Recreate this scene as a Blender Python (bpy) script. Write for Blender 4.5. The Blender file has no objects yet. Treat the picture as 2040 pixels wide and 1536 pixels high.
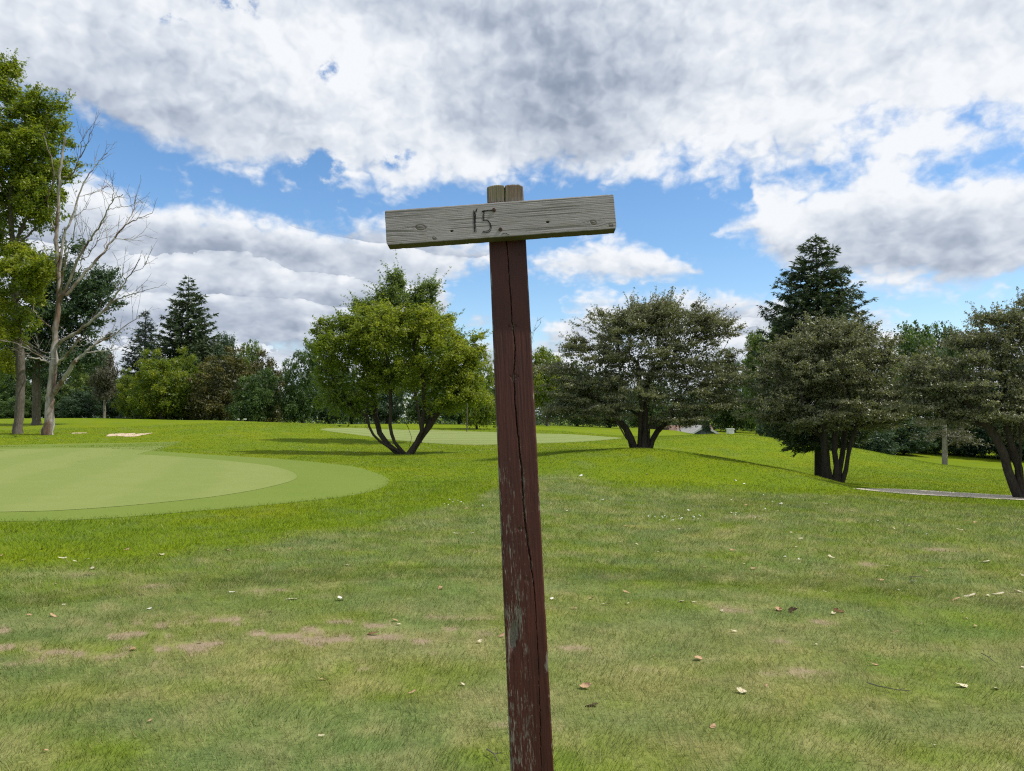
import bpy, math, random
import numpy as np
from mathutils import Vector, Matrix

SC = bpy.context.scene
COL = SC.collection
R = math.radians
RNG = np.random.default_rng(15)

# ------------------------------------------------------------------ camera
F = 1457.0                      # focal length in pixels of the 2040 px wide photograph
EYE = 1.6
PITCH = math.atan((828 - 768) / F)
cam_d = bpy.data.cameras.new('camera'); cam = bpy.data.objects.new('camera', cam_d); COL.objects.link(cam)
cam.location = (0, 0, EYE)
cam.rotation_euler = (R(90) + PITCH, 0, 0)
cam_d.sensor_width = 36.0
cam_d.lens = 36.0 * F / 2040
cam_d.clip_start = 0.05; cam_d.clip_end = 6000
cam_d.dof.use_dof = True
cam_d.dof.focus_distance = 2.3
cam_d.dof.aperture_fstop = cam_d.lens / 1000 / 0.0016
SC.camera = cam

# ------------------------------------------------------------------ sun, sky, exposure
SUN_AZ, SUN_EL = R(97), R(56)   # azimuth from the view direction towards the right
SUN = Vector((math.sin(SUN_AZ) * math.cos(SUN_EL), math.cos(SUN_AZ) * math.cos(SUN_EL), math.sin(SUN_EL)))
sl = bpy.data.lights.new('sun', 'SUN'); sl.energy = 4.6; sl.angle = R(0.53); sl.color = (1.0, 0.955, 0.88)
so = bpy.data.objects.new('sun', sl); COL.objects.link(so)
so.rotation_euler = SUN.to_track_quat('Z', 'Y').to_euler(); so.location = (30, 20, 40)
SC.view_settings.view_transform = 'Standard'; SC.view_settings.look = 'None'
SC.view_settings.exposure = 0.0; SC.view_settings.gamma = 1.0; SC.view_settings.use_curve_mapping = False
SC.cycles.use_denoising = False
SC.cycles.filter_width = 1.15
SC.cycles.max_bounces = 8; SC.cycles.transparent_max_bounces = 8
SC.cycles.sample_clamp_indirect = 6.0
SC.cycles.pixel_filter_type = 'BLACKMAN_HARRIS'


def ray(px, py):
    """direction of a photograph pixel in the world, scaled so that y = 1"""
    cx, cy = (px - 1020) / F, (768 - py) / F
    yf = math.cos(PITCH) - cy * math.sin(PITCH); zf = math.sin(PITCH) + cy * math.cos(PITCH)
    return cx / yf, zf / yf


def at(px, py, Y):
    rx, rz = ray(px, py)
    return np.array((rx * Y, Y, EYE + rz * Y))


def azel(px, py):
    rx, rz = ray(px, py)
    return math.atan2(rx, 1), math.atan2(rz, math.hypot(rx, 1))


# small wrapper so that node arithmetic reads like arithmetic
class S:
    nt = None
    def __init__(s, sock): s.s = sock
    def _m(s, op, *o, clamp=False):
        n = S.nt.nodes.new('ShaderNodeMath'); n.operation = op; n.use_clamp = clamp
        for i, v in enumerate((s,) + o):
            if isinstance(v, S): S.nt.links.new(v.s, n.inputs[i])
            else: n.inputs[i].default_value = v
        return S(n.outputs[0])
    def __add__(a, b): return a._m('ADD', b)
    __radd__ = __add__
    def __mul__(a, b): return a._m('MULTIPLY', b)
    __rmul__ = __mul__
    def __sub__(a, b): return a._m('SUBTRACT', b)
    def __rsub__(a, b): return (a * -1.0) + b
    def __truediv__(a, b): return a._m('DIVIDE', b)
    def max(a, b): return a._m('MAXIMUM', b)
    def min(a, b): return a._m('MINIMUM', b)
    def pow(a, b): return a._m('POWER', b)
    def clamp(a): return a._m('ADD', 0.0, clamp=True)
    def sstep(a, lo, hi):
        n = S.nt.nodes.new('ShaderNodeMapRange'); n.interpolation_type = 'SMOOTHSTEP'
        S.nt.links.new(a.s, n.inputs['Value'])
        n.inputs['From Min'].default_value = lo; n.inputs['From Max'].default_value = hi
        return S(n.outputs['Result'])
    def exp(a): return a._m('EXPONENT')


def node(t, **kw):
    n = S.nt.nodes.new(t)
    for k, v in kw.items():
        if k.startswith('i_'):
            i = n.inputs[k[2:].replace('_', ' ')]
            if isinstance(v, S): S.nt.links.new(v.s, i)
            else: i.default_value = v
        else: setattr(n, k, v)
    return n


def vec(x, y, z=0.0):
    n = node('ShaderNodeCombineXYZ')
    for i, v in enumerate((x, y, z)):
        if isinstance(v, S): S.nt.links.new(v.s, n.inputs[i])
        else: n.inputs[i].default_value = v
    return S(n.outputs[0])


def fbm(v, scale, detail=6.0, rough=0.55, dist=0.0, lac=2.0, dim='3D'):
    n = node('ShaderNodeTexNoise', noise_dimensions=dim, i_Scale=scale, i_Detail=detail, i_Roughness=rough, i_Distortion=dist, i_Lacunarity=lac)
    S.nt.links.new(v.s, n.inputs['Vector'])
    return S(n.outputs[0])


def mixc(f, a, b, mode='MIX'):
    n = S.nt.nodes.new('ShaderNodeMix'); n.data_type = 'RGBA'; n.blend_type = mode
    for i, v in ((0, f), (6, a), (7, b)):
        if isinstance(v, S): S.nt.links.new(v.s, n.inputs[i])
        elif i == 0: n.inputs[i].default_value = v
        else: n.inputs[i].default_value = (*v, 1)
    return S(n.outputs[2])


# world: clear Nishita sky with a procedural cloud field laid out by azimuth and elevation
world = bpy.data.worlds.new('World'); SC.world = world; world.use_nodes = True
world.cycles.sampling_method = 'MANUAL'; world.cycles.sample_map_resolution = 256
S.nt = world.node_tree; S.nt.nodes.clear()
SKY_STRENGTH = 0.1
tc = node('ShaderNodeTexCoord')
sep = node('ShaderNodeSeparateXYZ'); S.nt.links.new(tc.outputs['Generated'], sep.inputs[0])
dx, dy, dz = (S(sep.outputs[i]) for i in range(3))
az = dx._m('ARCTAN2', dy)
el = dz._m('ARCSINE').max(0.0)
AZR, ELR = 0.75, 0.62


# position used by the noise: features get flatter towards the horizon
lw = el + (el + 0.05)._m('LOGARITHM', math.e) * 0.14
P = vec(az * 3.2, lw * 3.2, 0.0)
P2 = vec(az * 3.2 + 0.05, lw * 3.2 + 0.07, 0.0)


def cloud_h(v):
    """cauliflower height field: fractal noise with rounded cells"""
    a = fbm(v, 2.8, 5, 0.46, 0.0, dim='2D')
    n = node('ShaderNodeTexVoronoi', voronoi_dimensions='2D', feature='SMOOTH_F1', i_Scale=7.5, i_Detail=1.4, i_Roughness=0.55, i_Smoothness=0.25, normalize=True)
    nd = node('ShaderNodeTexNoise', noise_dimensions='2D', i_Scale=9.0, i_Detail=2.0)
    S.nt.links.new(v.s, nd.inputs['Vector'])
    ad = node('ShaderNodeVectorMath', operation='MULTIPLY_ADD')
    S.nt.links.new(nd.outputs['Color'], ad.inputs[0]); ad.inputs[1].default_value = (0.16, 0.16, 0); S.nt.links.new(v.s, ad.inputs[2])
    S.nt.links.new(ad.outputs[0], n.inputs['Vector'])
    return a * 0.66 + (1.0 - S(n.outputs[0]) * 1.6) * 0.34


h1 = cloud_h(P); h2 = cloud_h(P2)
relief = h1 - h2
det = h1 - 0.52

wn = node('ShaderNodeTexNoise', noise_dimensions='2D', i_Scale=4.5, i_Detail=3.0, i_Roughness=0.55); S.nt.links.new(P.s, wn.inputs['Vector'])
ws = node('ShaderNodeSeparateColor'); S.nt.links.new(wn.outputs['Color'], ws.inputs[0])
warp = S(ws.outputs[0]) - 0.5
warp2 = S(ws.outputs[1]) - 0.5
azw = az + warp * 0.07

def band(pts, extra=0.0):
    """height of a cloud edge over azimuth, from points of the photograph"""
    n = node('ShaderNodeFloatCurve')
    cv = n.mapping.curves[0]
    pp = []
    for px, py in pts:
        a, e = azel(px, py); pp.append(((a + AZR) / (2 * AZR), (e + extra) / ELR))
    pp.sort()
    cv.points[0].location = pp[0]; cv.points[1].location = pp[-1]
    for p in pp[1:-1]: cv.points.new(*p)
    n.mapping.use_clip = False
    n.mapping.update()
    S.nt.links.new(((azw + AZR) / (2 * AZR)).s, n.inputs['Value'])
    return S(n.outputs[0]) * ELR


# edges of the cloud masses as they stand in the sky
deck = el - band([(0, 215), (100, 235), (180, 262), (300, 325), (420, 350), (520, 378), (700, 383), (820, 398), (930, 402), (1100, 388), (1250, 362),
                  (1400, 350), (1500, 342), (1600, 345), (1660, 318), (1720, 285), (1850, 272), (2040, 285)])
l_top = band([(0, 335), (180, 345), (300, 385), (400, 402), (560, 418), (700, 428), (820, 445), (930, 462), (1000, 500), (1060, 560), (1100, 640), (1200, 850)])
l_bot = band([(0, 900), (760, 900), (850, 690), (885, 620), (915, 572), (950, 548), (1060, 545), (1100, 600), (1200, 850)])
left = (l_top - el).min(el - l_bot)
low_top = band([(860, 700), (900, 640), (960, 625), (1060, 640), (1150, 590), (1300, 570), (1480, 570), (1600, 590), (1740, 612), (1850, 645), (1950, 662), (2040, 655)])
low = low_top - el
r_top = band([(1380, 560), (1420, 466), (1450, 430), (1500, 395), (1520, 355), (1600, 348), (1700, 335), (1780, 322), (1860, 335), (1900, 342), (1960, 325), (2040, 318)])
r_bot = band([(1380, 470), (1420, 474), (1470, 492), (1560, 532), (1700, 570), (1800, 588), (1900, 606), (1960, 585), (2040, 560)])
right = (r_top - el).min(el - r_bot)
p_top = band([(1000, 640), (1050, 515), (1110, 488), (1160, 474), (1230, 466), (1290, 478), (1340, 505), (1385, 512), (1412, 545), (1440, 640)])
p_bot = band([(1000, 560), (1050, 556), (1150, 568), (1300, 570), (1412, 550), (1440, 540)])
puff = (p_top - el).min(el - p_bot)


AE = vec(az, el, 0.0)


def blob(px, py, rx, ry, amp):
    a, e = azel(px, py)
    k = 0.5
    m = node('ShaderNodeVectorMath', operation='MULTIPLY_ADD'); S.nt.links.new(AE.s, m.inputs[0])
    m.inputs[1].default_value = (F / rx * k, F / ry * k, 0); m.inputs[2].default_value = (-a * F / rx * k, -e * F / ry * k, 0)
    g = node('ShaderNodeTexGradient', gradient_type='SPHERICAL'); S.nt.links.new(m.outputs[0], g.inputs[0])
    g = S(g.outputs['Factor'] if 'Factor' in g.outputs else g.outputs[1])
    return g * (amp * 1.25)


holes = blob(342, 28, 30, 20, .62) + blob(632, 118, 60, 46, .50) + blob(632, 330, 38, 24, .75) + blob(780, 308, 34, 18, .65) + blob(868, 108, 24, 16, .5) + blob(470, 5, 60, 18, .6)
wisps = blob(1790, 292, 80, 30, -0.75) + blob(1930, 300, 60, 22, -0.5) + blob(1690, 300, 40, 30, 0.4) + blob(1850, 345, 30, 30, .1) + blob(1000, 690, 80, 30, .7) + blob(560, 690, 50, 14, .7)
high = el.sstep(0.55, 0.8)
s_deck = (deck / 0.030).min(2.6) - (high * 1.4)
edge = s_deck
edge = edge.max((left / 0.022).min(2.2))
edge = edge.max((right / 0.020).min(2.2))
edge = edge.max((puff / 0.018).min(2.0))
edge = edge.max((low / 0.022).min(2.0))
fine = fbm(P, 22.0, 4, 0.62, dim='2D') - 0.5
tex = fbm(P, 5.3, 5, 0.6, dim='2D') - 0.5
cover = edge + det * 4.2 + fine * 0.9 - holes * (2.0 + tex * 14.0).max(0.0) - wisps * 2.0 + 0.05
alpha = cover.sstep(-0.15, 1.35)

# light and shade within the masses
thick = ((edge - 0.4) / 1.8).clamp()
dark = blob(1125, 165, 150, 85, 1.0) + blob(960, 190, 130, 50, .35) + blob(880, 15, 190, 42, .7) + blob(1160, 300, 120, 42, .62) + blob(1580, 300, 110, 30, .55)
dark = dark + blob(330, 235, 260, 55, .55) + blob(130, 170, 130, 90, .30) + blob(400, 110, 120, 45, .35) + blob(1750, 110, 190, 65, .32) + blob(1300, 130, 160, 70, .30)
dark = dark + blob(1850, 510, 240, 65, .66) + blob(1600, 495, 110, 36, .42) + blob(1190, 535, 90, 22, .38) + blob(1330, 555, 110, 15, .30)
dark = dark * 1.05 + blob(430, 505, 260, 26, .30) + blob(760, 600, 170, 26, .35) + blob(560, 648, 250, 26, .35)
light = blob(560, 75, 160, 50, .5) + blob(760, 160, 150, 60, .45) + blob(1560, 210, 260, 90, .55) + blob(1900, 230, 160, 50, .55) + blob(1000, 320, 90, 30, .35)
light = light + blob(560, 440, 280, 20, .35) + blob(1550, 440, 70, 40, .8) + blob(1240, 500, 120, 26, .6) + blob(1800, 380, 200, 26, .75)
light = light + blob(1300, 590, 250, 14, .4)
# stacked flat-based banks low in the sky: each has a lit upper edge and a grey base
flatn = fbm(vec(az * 1.1, el * 5.0, 0.0), 2.0, 3, 0.5, dim='2D') - 0.5
es = el + flatn * 0.10 + warp * 0.008 + fine * 0.006 - (det * 0.016) + azw * 0.045 + 0.010
ph = ((es + 0.012) / 0.050)._m('FRACT')
strat = (ph - 0.45) * (0.7 + warp2 * 4.0)._m('MAXIMUM', 0.12)._m('MINIMUM', 1.2) * 1.2 - (ph.sstep(0.90, 1.0) * ph.sstep(0.90, 1.0)) * 0.25
wl = (1.0 - deck.sstep(-0.02, 0.0)) * (1.0 - el.sstep(0.13, 0.25) * az.sstep(0.1, 0.3)) * ((l_top - el).sstep(-0.005, 0.02)).max(low.sstep(0.0, 0.02) * 0.7)
b = 0.82 + relief * 0.90 + tex * 0.10 + fine * 0.02 - dark * 0.42 * (0.9 + tex * 0.5) + light * 0.26 + (1.0 - thick) * 0.10 + strat * wl * 0.40 - wl * 0.16
b = b.clamp()
rgb = node('ShaderNodeValToRGB')
cr = rgb.color_ramp; cr.interpolation = 'B_SPLINE'
els = [(0.0, (.235, .285, .385)), (0.30, (.36, .42, .53)), (0.55, (.56, .62, .72)), (0.78, (.76, .81, .88)), (1.0, (.95, .97, 1.0))]
while len(cr.elements) < len(els): cr.elements.new(0.5)
for e, (p, c) in zip(cr.elements, els): e.position = p; e.color = (*c, 1)
S.nt.links.new(b.s, rgb.inputs[0])
cl = node('ShaderNodeVectorMath', operation='SCALE'); S.nt.links.new(rgb.outputs[0], cl.inputs[0]); cl.inputs['Scale'].default_value = 1.0 / SKY_STRENGTH
sky = node('ShaderNodeTexSky', sky_type='NISHITA', sun_disc=False, sun_elevation=SUN_EL, sun_rotation=SUN_AZ, altitude=200.0, air_density=1.0, dust_density=0.6, ozone_density=2.0)
hs = node('ShaderNodeHueSaturation', i_Saturation=1.20, i_Value=1.72); S.nt.links.new(sky.outputs[0], hs.inputs['Color'])
final = mixc(alpha, S(hs.outputs[0]), S(cl.outputs[0]))
final = mixc(dz.sstep(-0.02, 0.0), (1.2, 1.5, 1.0), final)
bg = node('ShaderNodeBackground', i_Strength=SKY_STRENGTH); S.nt.links.new(final.s, bg.inputs['Color'])
wo = node('ShaderNodeOutputWorld'); S.nt.links.new(bg.outputs[0], wo.inputs[0])

# ------------------------------------------------------------------ helpers
def tag(o, label=None, cat=None, group=None, kind=None):
    if label: o['label'] = label
    if cat: o['category'] = cat
    if group: o['group'] = group
    if kind: o['kind'] = kind
    return o


def np_mesh(name, V, Fc, smooth=False, attrs=None, colors=None):
    """mesh from arrays; Fc is (n,3) or (n,4)"""
    V = np.asarray(V, np.float32); Fc = np.asarray(Fc, np.int32)
    me = bpy.data.meshes.new(name)
    n, k = Fc.shape
    me.vertices.add(len(V)); me.vertices.foreach_set('co', V.ravel())
    me.loops.add(n * k); me.loops.foreach_set('vertex_index', Fc.ravel())
    me.polygons.add(n); me.polygons.foreach_set('loop_start', np.arange(0, n * k, k, dtype=np.int32))
    for an, av in (attrs or {}).items():
        a = me.attributes.new(an, 'FLOAT', 'POINT'); a.data.foreach_set('value', np.asarray(av, np.float32).ravel())
    for an, av in (colors or {}).items():
        av = np.asarray(av, np.float32); av = np.c_[av, np.ones(len(av), np.float32)]
        a = me.attributes.new(an, 'FLOAT_COLOR', 'POINT'); a.data.foreach_set('color', av.ravel().astype(np.float32))
    me.update(calc_edges=True)
    (me.shade_smooth if smooth else me.shade_flat)()
    return me


def obj(name, me, mat=None, parent=None, loc=None):
    o = bpy.data.objects.new(name, me); COL.objects.link(o)
    if mat is not None and not me.materials: me.materials.append(mat)
    if parent is not None: o.parent = parent
    if loc is not None: o.location = [float(c) for c in loc]
    return o


def empty(name, loc, rz=0.0):
    o = bpy.data.objects.new(name, None); COL.objects.link(o)
    o.location = [float(c) for c in loc]; o.rotation_euler = (0, 0, rz); o.empty_display_size = 0.3
    return o


class MB:
    """collects pieces of geometry into one mesh"""
    def __init__(s): s.V = []; s.Q = []; s.n = 0; s.A = []
    def add(s, V, Q, a=0.0):
        V = np.asarray(V, float); Q = np.asarray(Q, int)
        if Q.shape[1] == 3: Q = np.c_[Q, Q[:, 2]]
        s.V.append(V); s.Q.append(Q + s.n); s.A.append(np.full(len(V), a) if np.isscalar(a) else a); s.n += len(V)
    def box(s, lo, hi, a=0.0):
        (x0, y0, z0), (x1, y1, z1) = lo, hi
        V = [(x0, y0, z0), (x1, y0, z0), (x1, y1, z0), (x0, y1, z0), (x0, y0, z1), (x1, y0, z1), (x1, y1, z1), (x0, y1, z1)]
        s.add(V, [(0, 3, 2, 1), (4, 5, 6, 7), (0, 1, 5, 4), (1, 2, 6, 5), (2, 3, 7, 6), (3, 0, 4, 7)], a)
    def tube(s, pts, rad, k=6, a=0.0, cap=True, rough=0.0, rng=None):
        pts = np.asarray(pts, float); rad = np.broadcast_to(np.asarray(rad, float), (len(pts),))
        t = np.gradient(pts, axis=0); t /= np.linalg.norm(t, axis=1)[:, None] + 1e-9
        ref = np.array((1, 0, 0.)) if abs(t[0][0]) < .9 else np.array((0, 1., 0))
        u = np.cross(t, ref); u /= np.linalg.norm(u, axis=1)[:, None] + 1e-9
        w = np.cross(t, u)
        th = np.arange(k) * 2 * math.pi / k
        rr = rad[:, None] * np.ones(k)
        if rough: rr = rr * (1 + rough * (rng or RNG).normal(size=(len(pts), k)))
        V = pts[:, None] + rr[..., None] * (u[:, None] * np.cos(th)[None, :, None] + w[:, None] * np.sin(th)[None, :, None])
        V = V.reshape(-1, 3); n = len(pts)
        i = np.arange(n - 1)[:, None] * k; j = np.arange(k)[None]; j2 = (j + 1) % k
        Q = np.stack([i + j, i + j2, i + k + j2, i + k + j], -1).reshape(-1, 4)
        s.add(V, Q, a)
        if cap:
            for e, b in ((0, 0), (n - 1, (n - 1) * k)):
                s.add(np.r_[V[b:b + k], pts[e:e + 1]], [(j, (j + 1) % k, k) for j in range(k)], a)
    def mesh(s, name, smooth=False, attr=None):
        V = np.concatenate(s.V); Q = np.concatenate(s.Q)
        tri = Q[:, 2] == Q[:, 3]
        at_ = {attr: np.concatenate(s.A)} if attr else None
        if tri.all(): return np_mesh(name, V, Q[:, :3], smooth, at_)
        if not tri.any(): return np_mesh(name, V, Q, smooth, at_)
        q = Q[~tri]; T = np.concatenate([Q[tri][:, :3], q[:, :3], q[:, [0, 2, 3]]])
        return np_mesh(name, V, T, smooth, at_)


def _h(ix, iy, seed):
    h = (ix.astype(np.int64) * 374761393 + iy.astype(np.int64) * 668265263 + seed * 974634777) & 0xffffffff
    h = ((h ^ (h >> 13)) * 1274126177) & 0xffffffff
    return ((h ^ (h >> 16)) & 0xffffff) / float(0xffffff)


def vnoise(x, y, seed=0):
    xi = np.floor(x); yi = np.floor(y); fx = x - xi; fy = y - yi
    fx = fx * fx * (3 - 2 * fx); fy = fy * fy * (3 - 2 * fy)
    a, b, c, d = _h(xi, yi, seed), _h(xi + 1, yi, seed), _h(xi, yi + 1, seed), _h(xi + 1, yi + 1, seed)
    return (a * (1 - fx) + b * fx) * (1 - fy) + (c * (1 - fx) + d * fx) * fy


def nfbm(x, y, octv=4, seed=0, rough=.5):
    s = 0; a = 1.; t = 0
    for i in range(octv):
        s = s + a * vnoise(x * 2 ** i + 17 * i, y * 2 ** i - 9 * i, seed + i); t += a; a *= rough
    return s / t


def ss(x, a, b):
    t = np.clip((x - a) / (b - a), 0, 1); return t * t * (3 - 2 * t)


# ------------------------------------------------------------------ materials
def material(name):
    m = bpy.data.materials.new(name); m.use_nodes = True
    S.nt = m.node_tree; S.nt.nodes.clear()
    return m


def attr(name, out='Fac'):
    n = node('ShaderNodeAttribute', attribute_name=name); return S(n.outputs[out])


def coords(kind='Object', scale=(1, 1, 1)):
    t = node('ShaderNodeTexCoord'); m = node('ShaderNodeMapping'); m.inputs['Scale'].default_value = scale
    S.nt.links.new(t.outputs[kind], m.inputs['Vector']); return S(m.outputs[0])


def wpos(scale=(1, 1, 1)):
    g = node('ShaderNodeNewGeometry'); m = node('ShaderNodeMapping'); m.inputs['Scale'].default_value = scale
    S.nt.links.new(g.outputs['Position'], m.inputs['Vector']); return S(m.outputs[0])


def ramp(f, els, interp='LINEAR'):
    n = node('ShaderNodeValToRGB'); cr = n.color_ramp; cr.interpolation = interp
    while len(cr.elements) < len(els): cr.elements.new(.5)
    for e, (p, c) in zip(cr.elements, els): e.position = p; e.color = (*c, 1)
    S.nt.links.new(f.s, n.inputs[0]); return S(n.outputs[0])


def bump(h, strength=.5, dist=.01):
    n = node('ShaderNodeBump', i_Strength=strength, i_Distance=dist); S.nt.links.new(h.s, n.inputs['Height']); return S(n.outputs[0])


def finish(color, rough=.9, normal=None, spec=.2, trans=0.0, tcol=None):
    p = node('ShaderNodeBsdfPrincipled')
    if isinstance(color, S): S.nt.links.new(color.s, p.inputs['Base Color'])
    else: p.inputs['Base Color'].default_value = (*color, 1)
    if isinstance(rough, S): S.nt.links.new(rough.s, p.inputs['Roughness'])
    else: p.inputs['Roughness'].default_value = rough
    p.inputs['Specular IOR Level'].default_value = spec
    if normal is not None: S.nt.links.new(normal.s, p.inputs['Normal'])
    o = node('ShaderNodeOutputMaterial'); sh = p.outputs[0]
    if trans:
        t = node('ShaderNodeBsdfTranslucent'); S.nt.links.new((tcol or color).s, t.inputs['Color'])
        mx = node('ShaderNodeMixShader'); mx.inputs[0].default_value = trans
        S.nt.links.new(sh, mx.inputs[1]); S.nt.links.new(t.outputs[0], mx.inputs[2]); sh = mx.outputs[0]
    S.nt.links.new(sh, o.inputs[0])


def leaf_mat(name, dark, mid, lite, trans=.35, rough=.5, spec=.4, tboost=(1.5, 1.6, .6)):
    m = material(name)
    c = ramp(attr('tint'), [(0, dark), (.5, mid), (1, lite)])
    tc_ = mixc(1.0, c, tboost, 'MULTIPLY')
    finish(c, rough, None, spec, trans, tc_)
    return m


def bark_mat(name, a, b, scale=6., stretch=.25, strength=.8):
    m = material(name)
    n = fbm(coords('Object', (1, 1, stretch)), scale * 3, 6, .65)
    n2 = fbm(coords('Object'), scale * .35, 3, .5)
    c = ramp(n * .7 + n2 * .3, [(.32, a), (.66, b)])
    finish(c, .9, bump(n, strength, .03), .15)
    return m


# ------------------------------------------------------------------ terrain
# ground points read from the photograph: pixel and distance ahead in metres
_G = [(0, 1536, 3.3), (1020, 1536, 3.3), (2040, 1536, 3.3), (0, 1300, 4.94), (1020, 1300, 4.94), (2040, 1300, 4.94),
      (0, 1100, 8.5), (600, 1100, 8.5), (1020, 1100, 8.6), (1500, 1100, 8.6), (2040, 1100, 8.4),
      (0, 1025, 11.8), (400, 1005, 13.2), (700, 990, 14.6), (1020, 1000, 13.6), (1500, 1010, 13.0), (1800, 1020, 12.6), (2040, 1030, 12.4),
      (0, 960, 17.8), (400, 958, 18), (700, 950, 19), (1000, 950, 19.2), (1250, 945, 19), (1450, 972, 17), (1600, 978, 16.4), (1740, 984, 16.2), (2040, 1003, 15.6),
      (0, 895, 34.5), (300, 900, 32.5), (600, 912, 28.5), (780, 922, 25.5), (1000, 915, 26), (1120, 908, 23.5), (1250, 893, 25), (1350, 899, 24.4), (1450, 914, 22.8), (1550, 932, 21.4), (1640, 951, 20.8), (1700, 968, 20), (1740, 973, 19.8), (1900, 984, 19.4), (2040, 991, 19),
      (1400, 928, 27.5), (1450, 936, 26), (1550, 950, 24.5), (1350, 914, 28.5), (1500, 946, 25.5), (1740, 967, 21.5), (1900, 975, 21.8), (2040, 981, 21.8), (1656, 962, 22), (1632, 955, 25.5), (1500, 945, 28), (1350, 925, 32), (1250, 905, 31),
      (1740, 945, 28), (1900, 960, 28), (2040, 965, 28), (1740, 920, 38), (1900, 940, 40), (2040, 946, 42), (1500, 893, 40), (1600, 905, 40),
      (1350, 885, 42), (1150, 884, 40), (1000, 887, 38), (800, 905, 32), (870, 900, 33), (600, 895, 35),
      (0, 880, 42), (95, 866, 47), (300, 868, 47), (300, 850, 55), (420, 838, 62), (560, 842, 60), (650, 850, 54), (500, 862, 47), (650, 872, 44), (150, 848, 56), (0, 846, 58),
      (800, 860, 56), (1000, 862, 56), (1150, 866, 56), (900, 848, 70), (1080, 850, 72), (750, 846, 72), (1230, 870, 58),
      (1350, 868, 56), (1470, 865, 54), (1600, 880, 52), (1700, 892, 50), (1760, 904, 50), (1900, 929, 58), (2040, 932, 66),
      (1470, 885, 72), (1600, 900, 74), (1350, 868, 76), (1900, 920, 84), (2040, 922, 88), (1760, 922, 70),
      (0, 836, 88), (250, 835, 88), (420, 842, 84), (560, 850, 84), (700, 846, 90), (1000, 846, 96), (1200, 850, 96)]
_gx = []; _gz = []
for px, py, d in _G:
    p = at(px, py, d); _gx.append((math.atan2(p[0], p[1]) * 2.6, math.log(math.hypot(p[0], p[1])))); _gz.append(p[2])
for a in (-60, -48, 48, 60):
    for r_, z in ((4, 0), (9, 0), (18, 0 if a < 0 else -.35), (36, .2 if a < 0 else -1.2), (60, .8 if a < 0 else -2), (90, .8 if a < 0 else -3)):
        _gx.append((R(a) * 2.6, math.log(r_))); _gz.append(z)
for a in (-60, -40, -20, 0, 20, 40, 60):
    for r_, z in ((.4, 0), (1.2, 0), (2.2, 0), (160, -1), (400, -3), (2500, -6)):
        _gx.append((R(a) * 2.6, math.log(r_))); _gz.append(z)
_gx = np.array(_gx); _gz = np.array(_gz)


def _phi(r2): return np.sqrt(r2 + .02)


_K = _phi(((_gx[:, None] - _gx[None]) ** 2).sum(-1)); _K[np.diag_indices(len(_K))] -= 0.004
_w = np.linalg.solve(_K, _gz - 0.0)


def T(x, y):
    """height of the ground"""
    x = np.asarray(x, float); y = np.asarray(y, float); sh = np.broadcast(x, y).shape
    x = np.broadcast_to(x, sh).ravel(); y = np.broadcast_to(y, sh).ravel()
    r = np.hypot(x, y); a = np.arctan2(x, y); ac = np.clip(a, -R(58), R(58))
    out = np.empty(len(x))
    for i in range(0, len(x), 60000):
        s_ = slice(i, i + 60000)
        q = np.c_[ac[s_] * 2.6, np.log(np.maximum(r[s_], .35))]
        out[s_] = _phi(((q[:, None, 0] - _gx[None, :, 0]) ** 2 + (q[:, None, 1] - _gx[None, :, 1]) ** 2)) @ _w
    back = ss(np.abs(a), R(60), R(120))
    out = out * (1 - back) + back * (-.0025 * r)
    return out.reshape(sh)


def base(px, Y):
    """ground point under a photograph column at distance Y"""
    x = ray(px, 860)[0] * Y
    return np.array((x, Y, float(T(x, Y))))


# ------------------------------------------------------------------ lawn colour
def patch(x, y, cx, cy, rx, ry):
    return np.exp(-(((x - cx) / rx) ** 2 + ((y - cy) / ry) ** 2))


def bare(x, y):
    """worn soil patches, drawn out sideways, mostly in a belt left of the post"""
    belt = np.exp(-((y - 5.35 - .02 * x) / .62) ** 2) * ss(-x, -.5, .8)
    n = nfbm(x * 2.3 + 3, y * 8.5, 4, 5, .58)
    b_ = ss(n, .57 - .155 * belt, .80 - .14 * belt) * (.05 + .85 * belt)
    for px, py, rx, ry in ((1455, 1215, .20, .10), (1560, 1275, .16, .09), (1640, 1240, .22, .07), (1480, 1030, .35, .25), (1870, 1100, .3, .15), (1720, 1130, .22, .14), (1290, 1330, .15, .06), (1580, 1340, .30, .08),
                           (1420, 1200, .16, .07), (1140, 1290, .14, .08), (1395, 1318, .14, .05), (1060, 1440, .2, .08), (165, 1145, .22, .12), (540, 1180, .25, .12), (300, 1170, .3, .1)):
        p = base(px, 1.6 * F / (py - 828)); b_ = b_ + .60 * patch(x, y, p[0], p[1], rx, ry) * (.4 + 1.1 * vnoise(x * 9, y * 14, 3))
    return np.clip(b_, 0, 1)


def dull(x, y):
    """1 on the worn light rough near the post, 0 on the lush grass further off"""
    a = np.degrees(np.arctan2(x, y)); r = np.hypot(x, y)
    lim = np.interp(a, [-40, -33, -20, -10, -3, 1, 4, 8, 14, 20, 27, 40], [8.2, 8.9, 9.6, 11.2, 14, 18.5, 19.5, 17.5, 17.4, 17.0, 17.6, 18.0])
    lim = lim * (1 + .06 * (nfbm(x * .6, y * .6, 3, 31) - .5) * 2)
    return 1 - ss(r / lim, .93, 1.04)


LUSH = np.array((.132, .186, .007)); LUSH2 = np.array((.112, .170, .010)); YEL = np.array((.158, .196, .007))
DULL = np.array((.124, .168, .042)); BLUE = np.array((.124, .168, .060)); STRAW = np.array((.31, .27, .135)); SOIL = np.array((.255, .198, .132))


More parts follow.
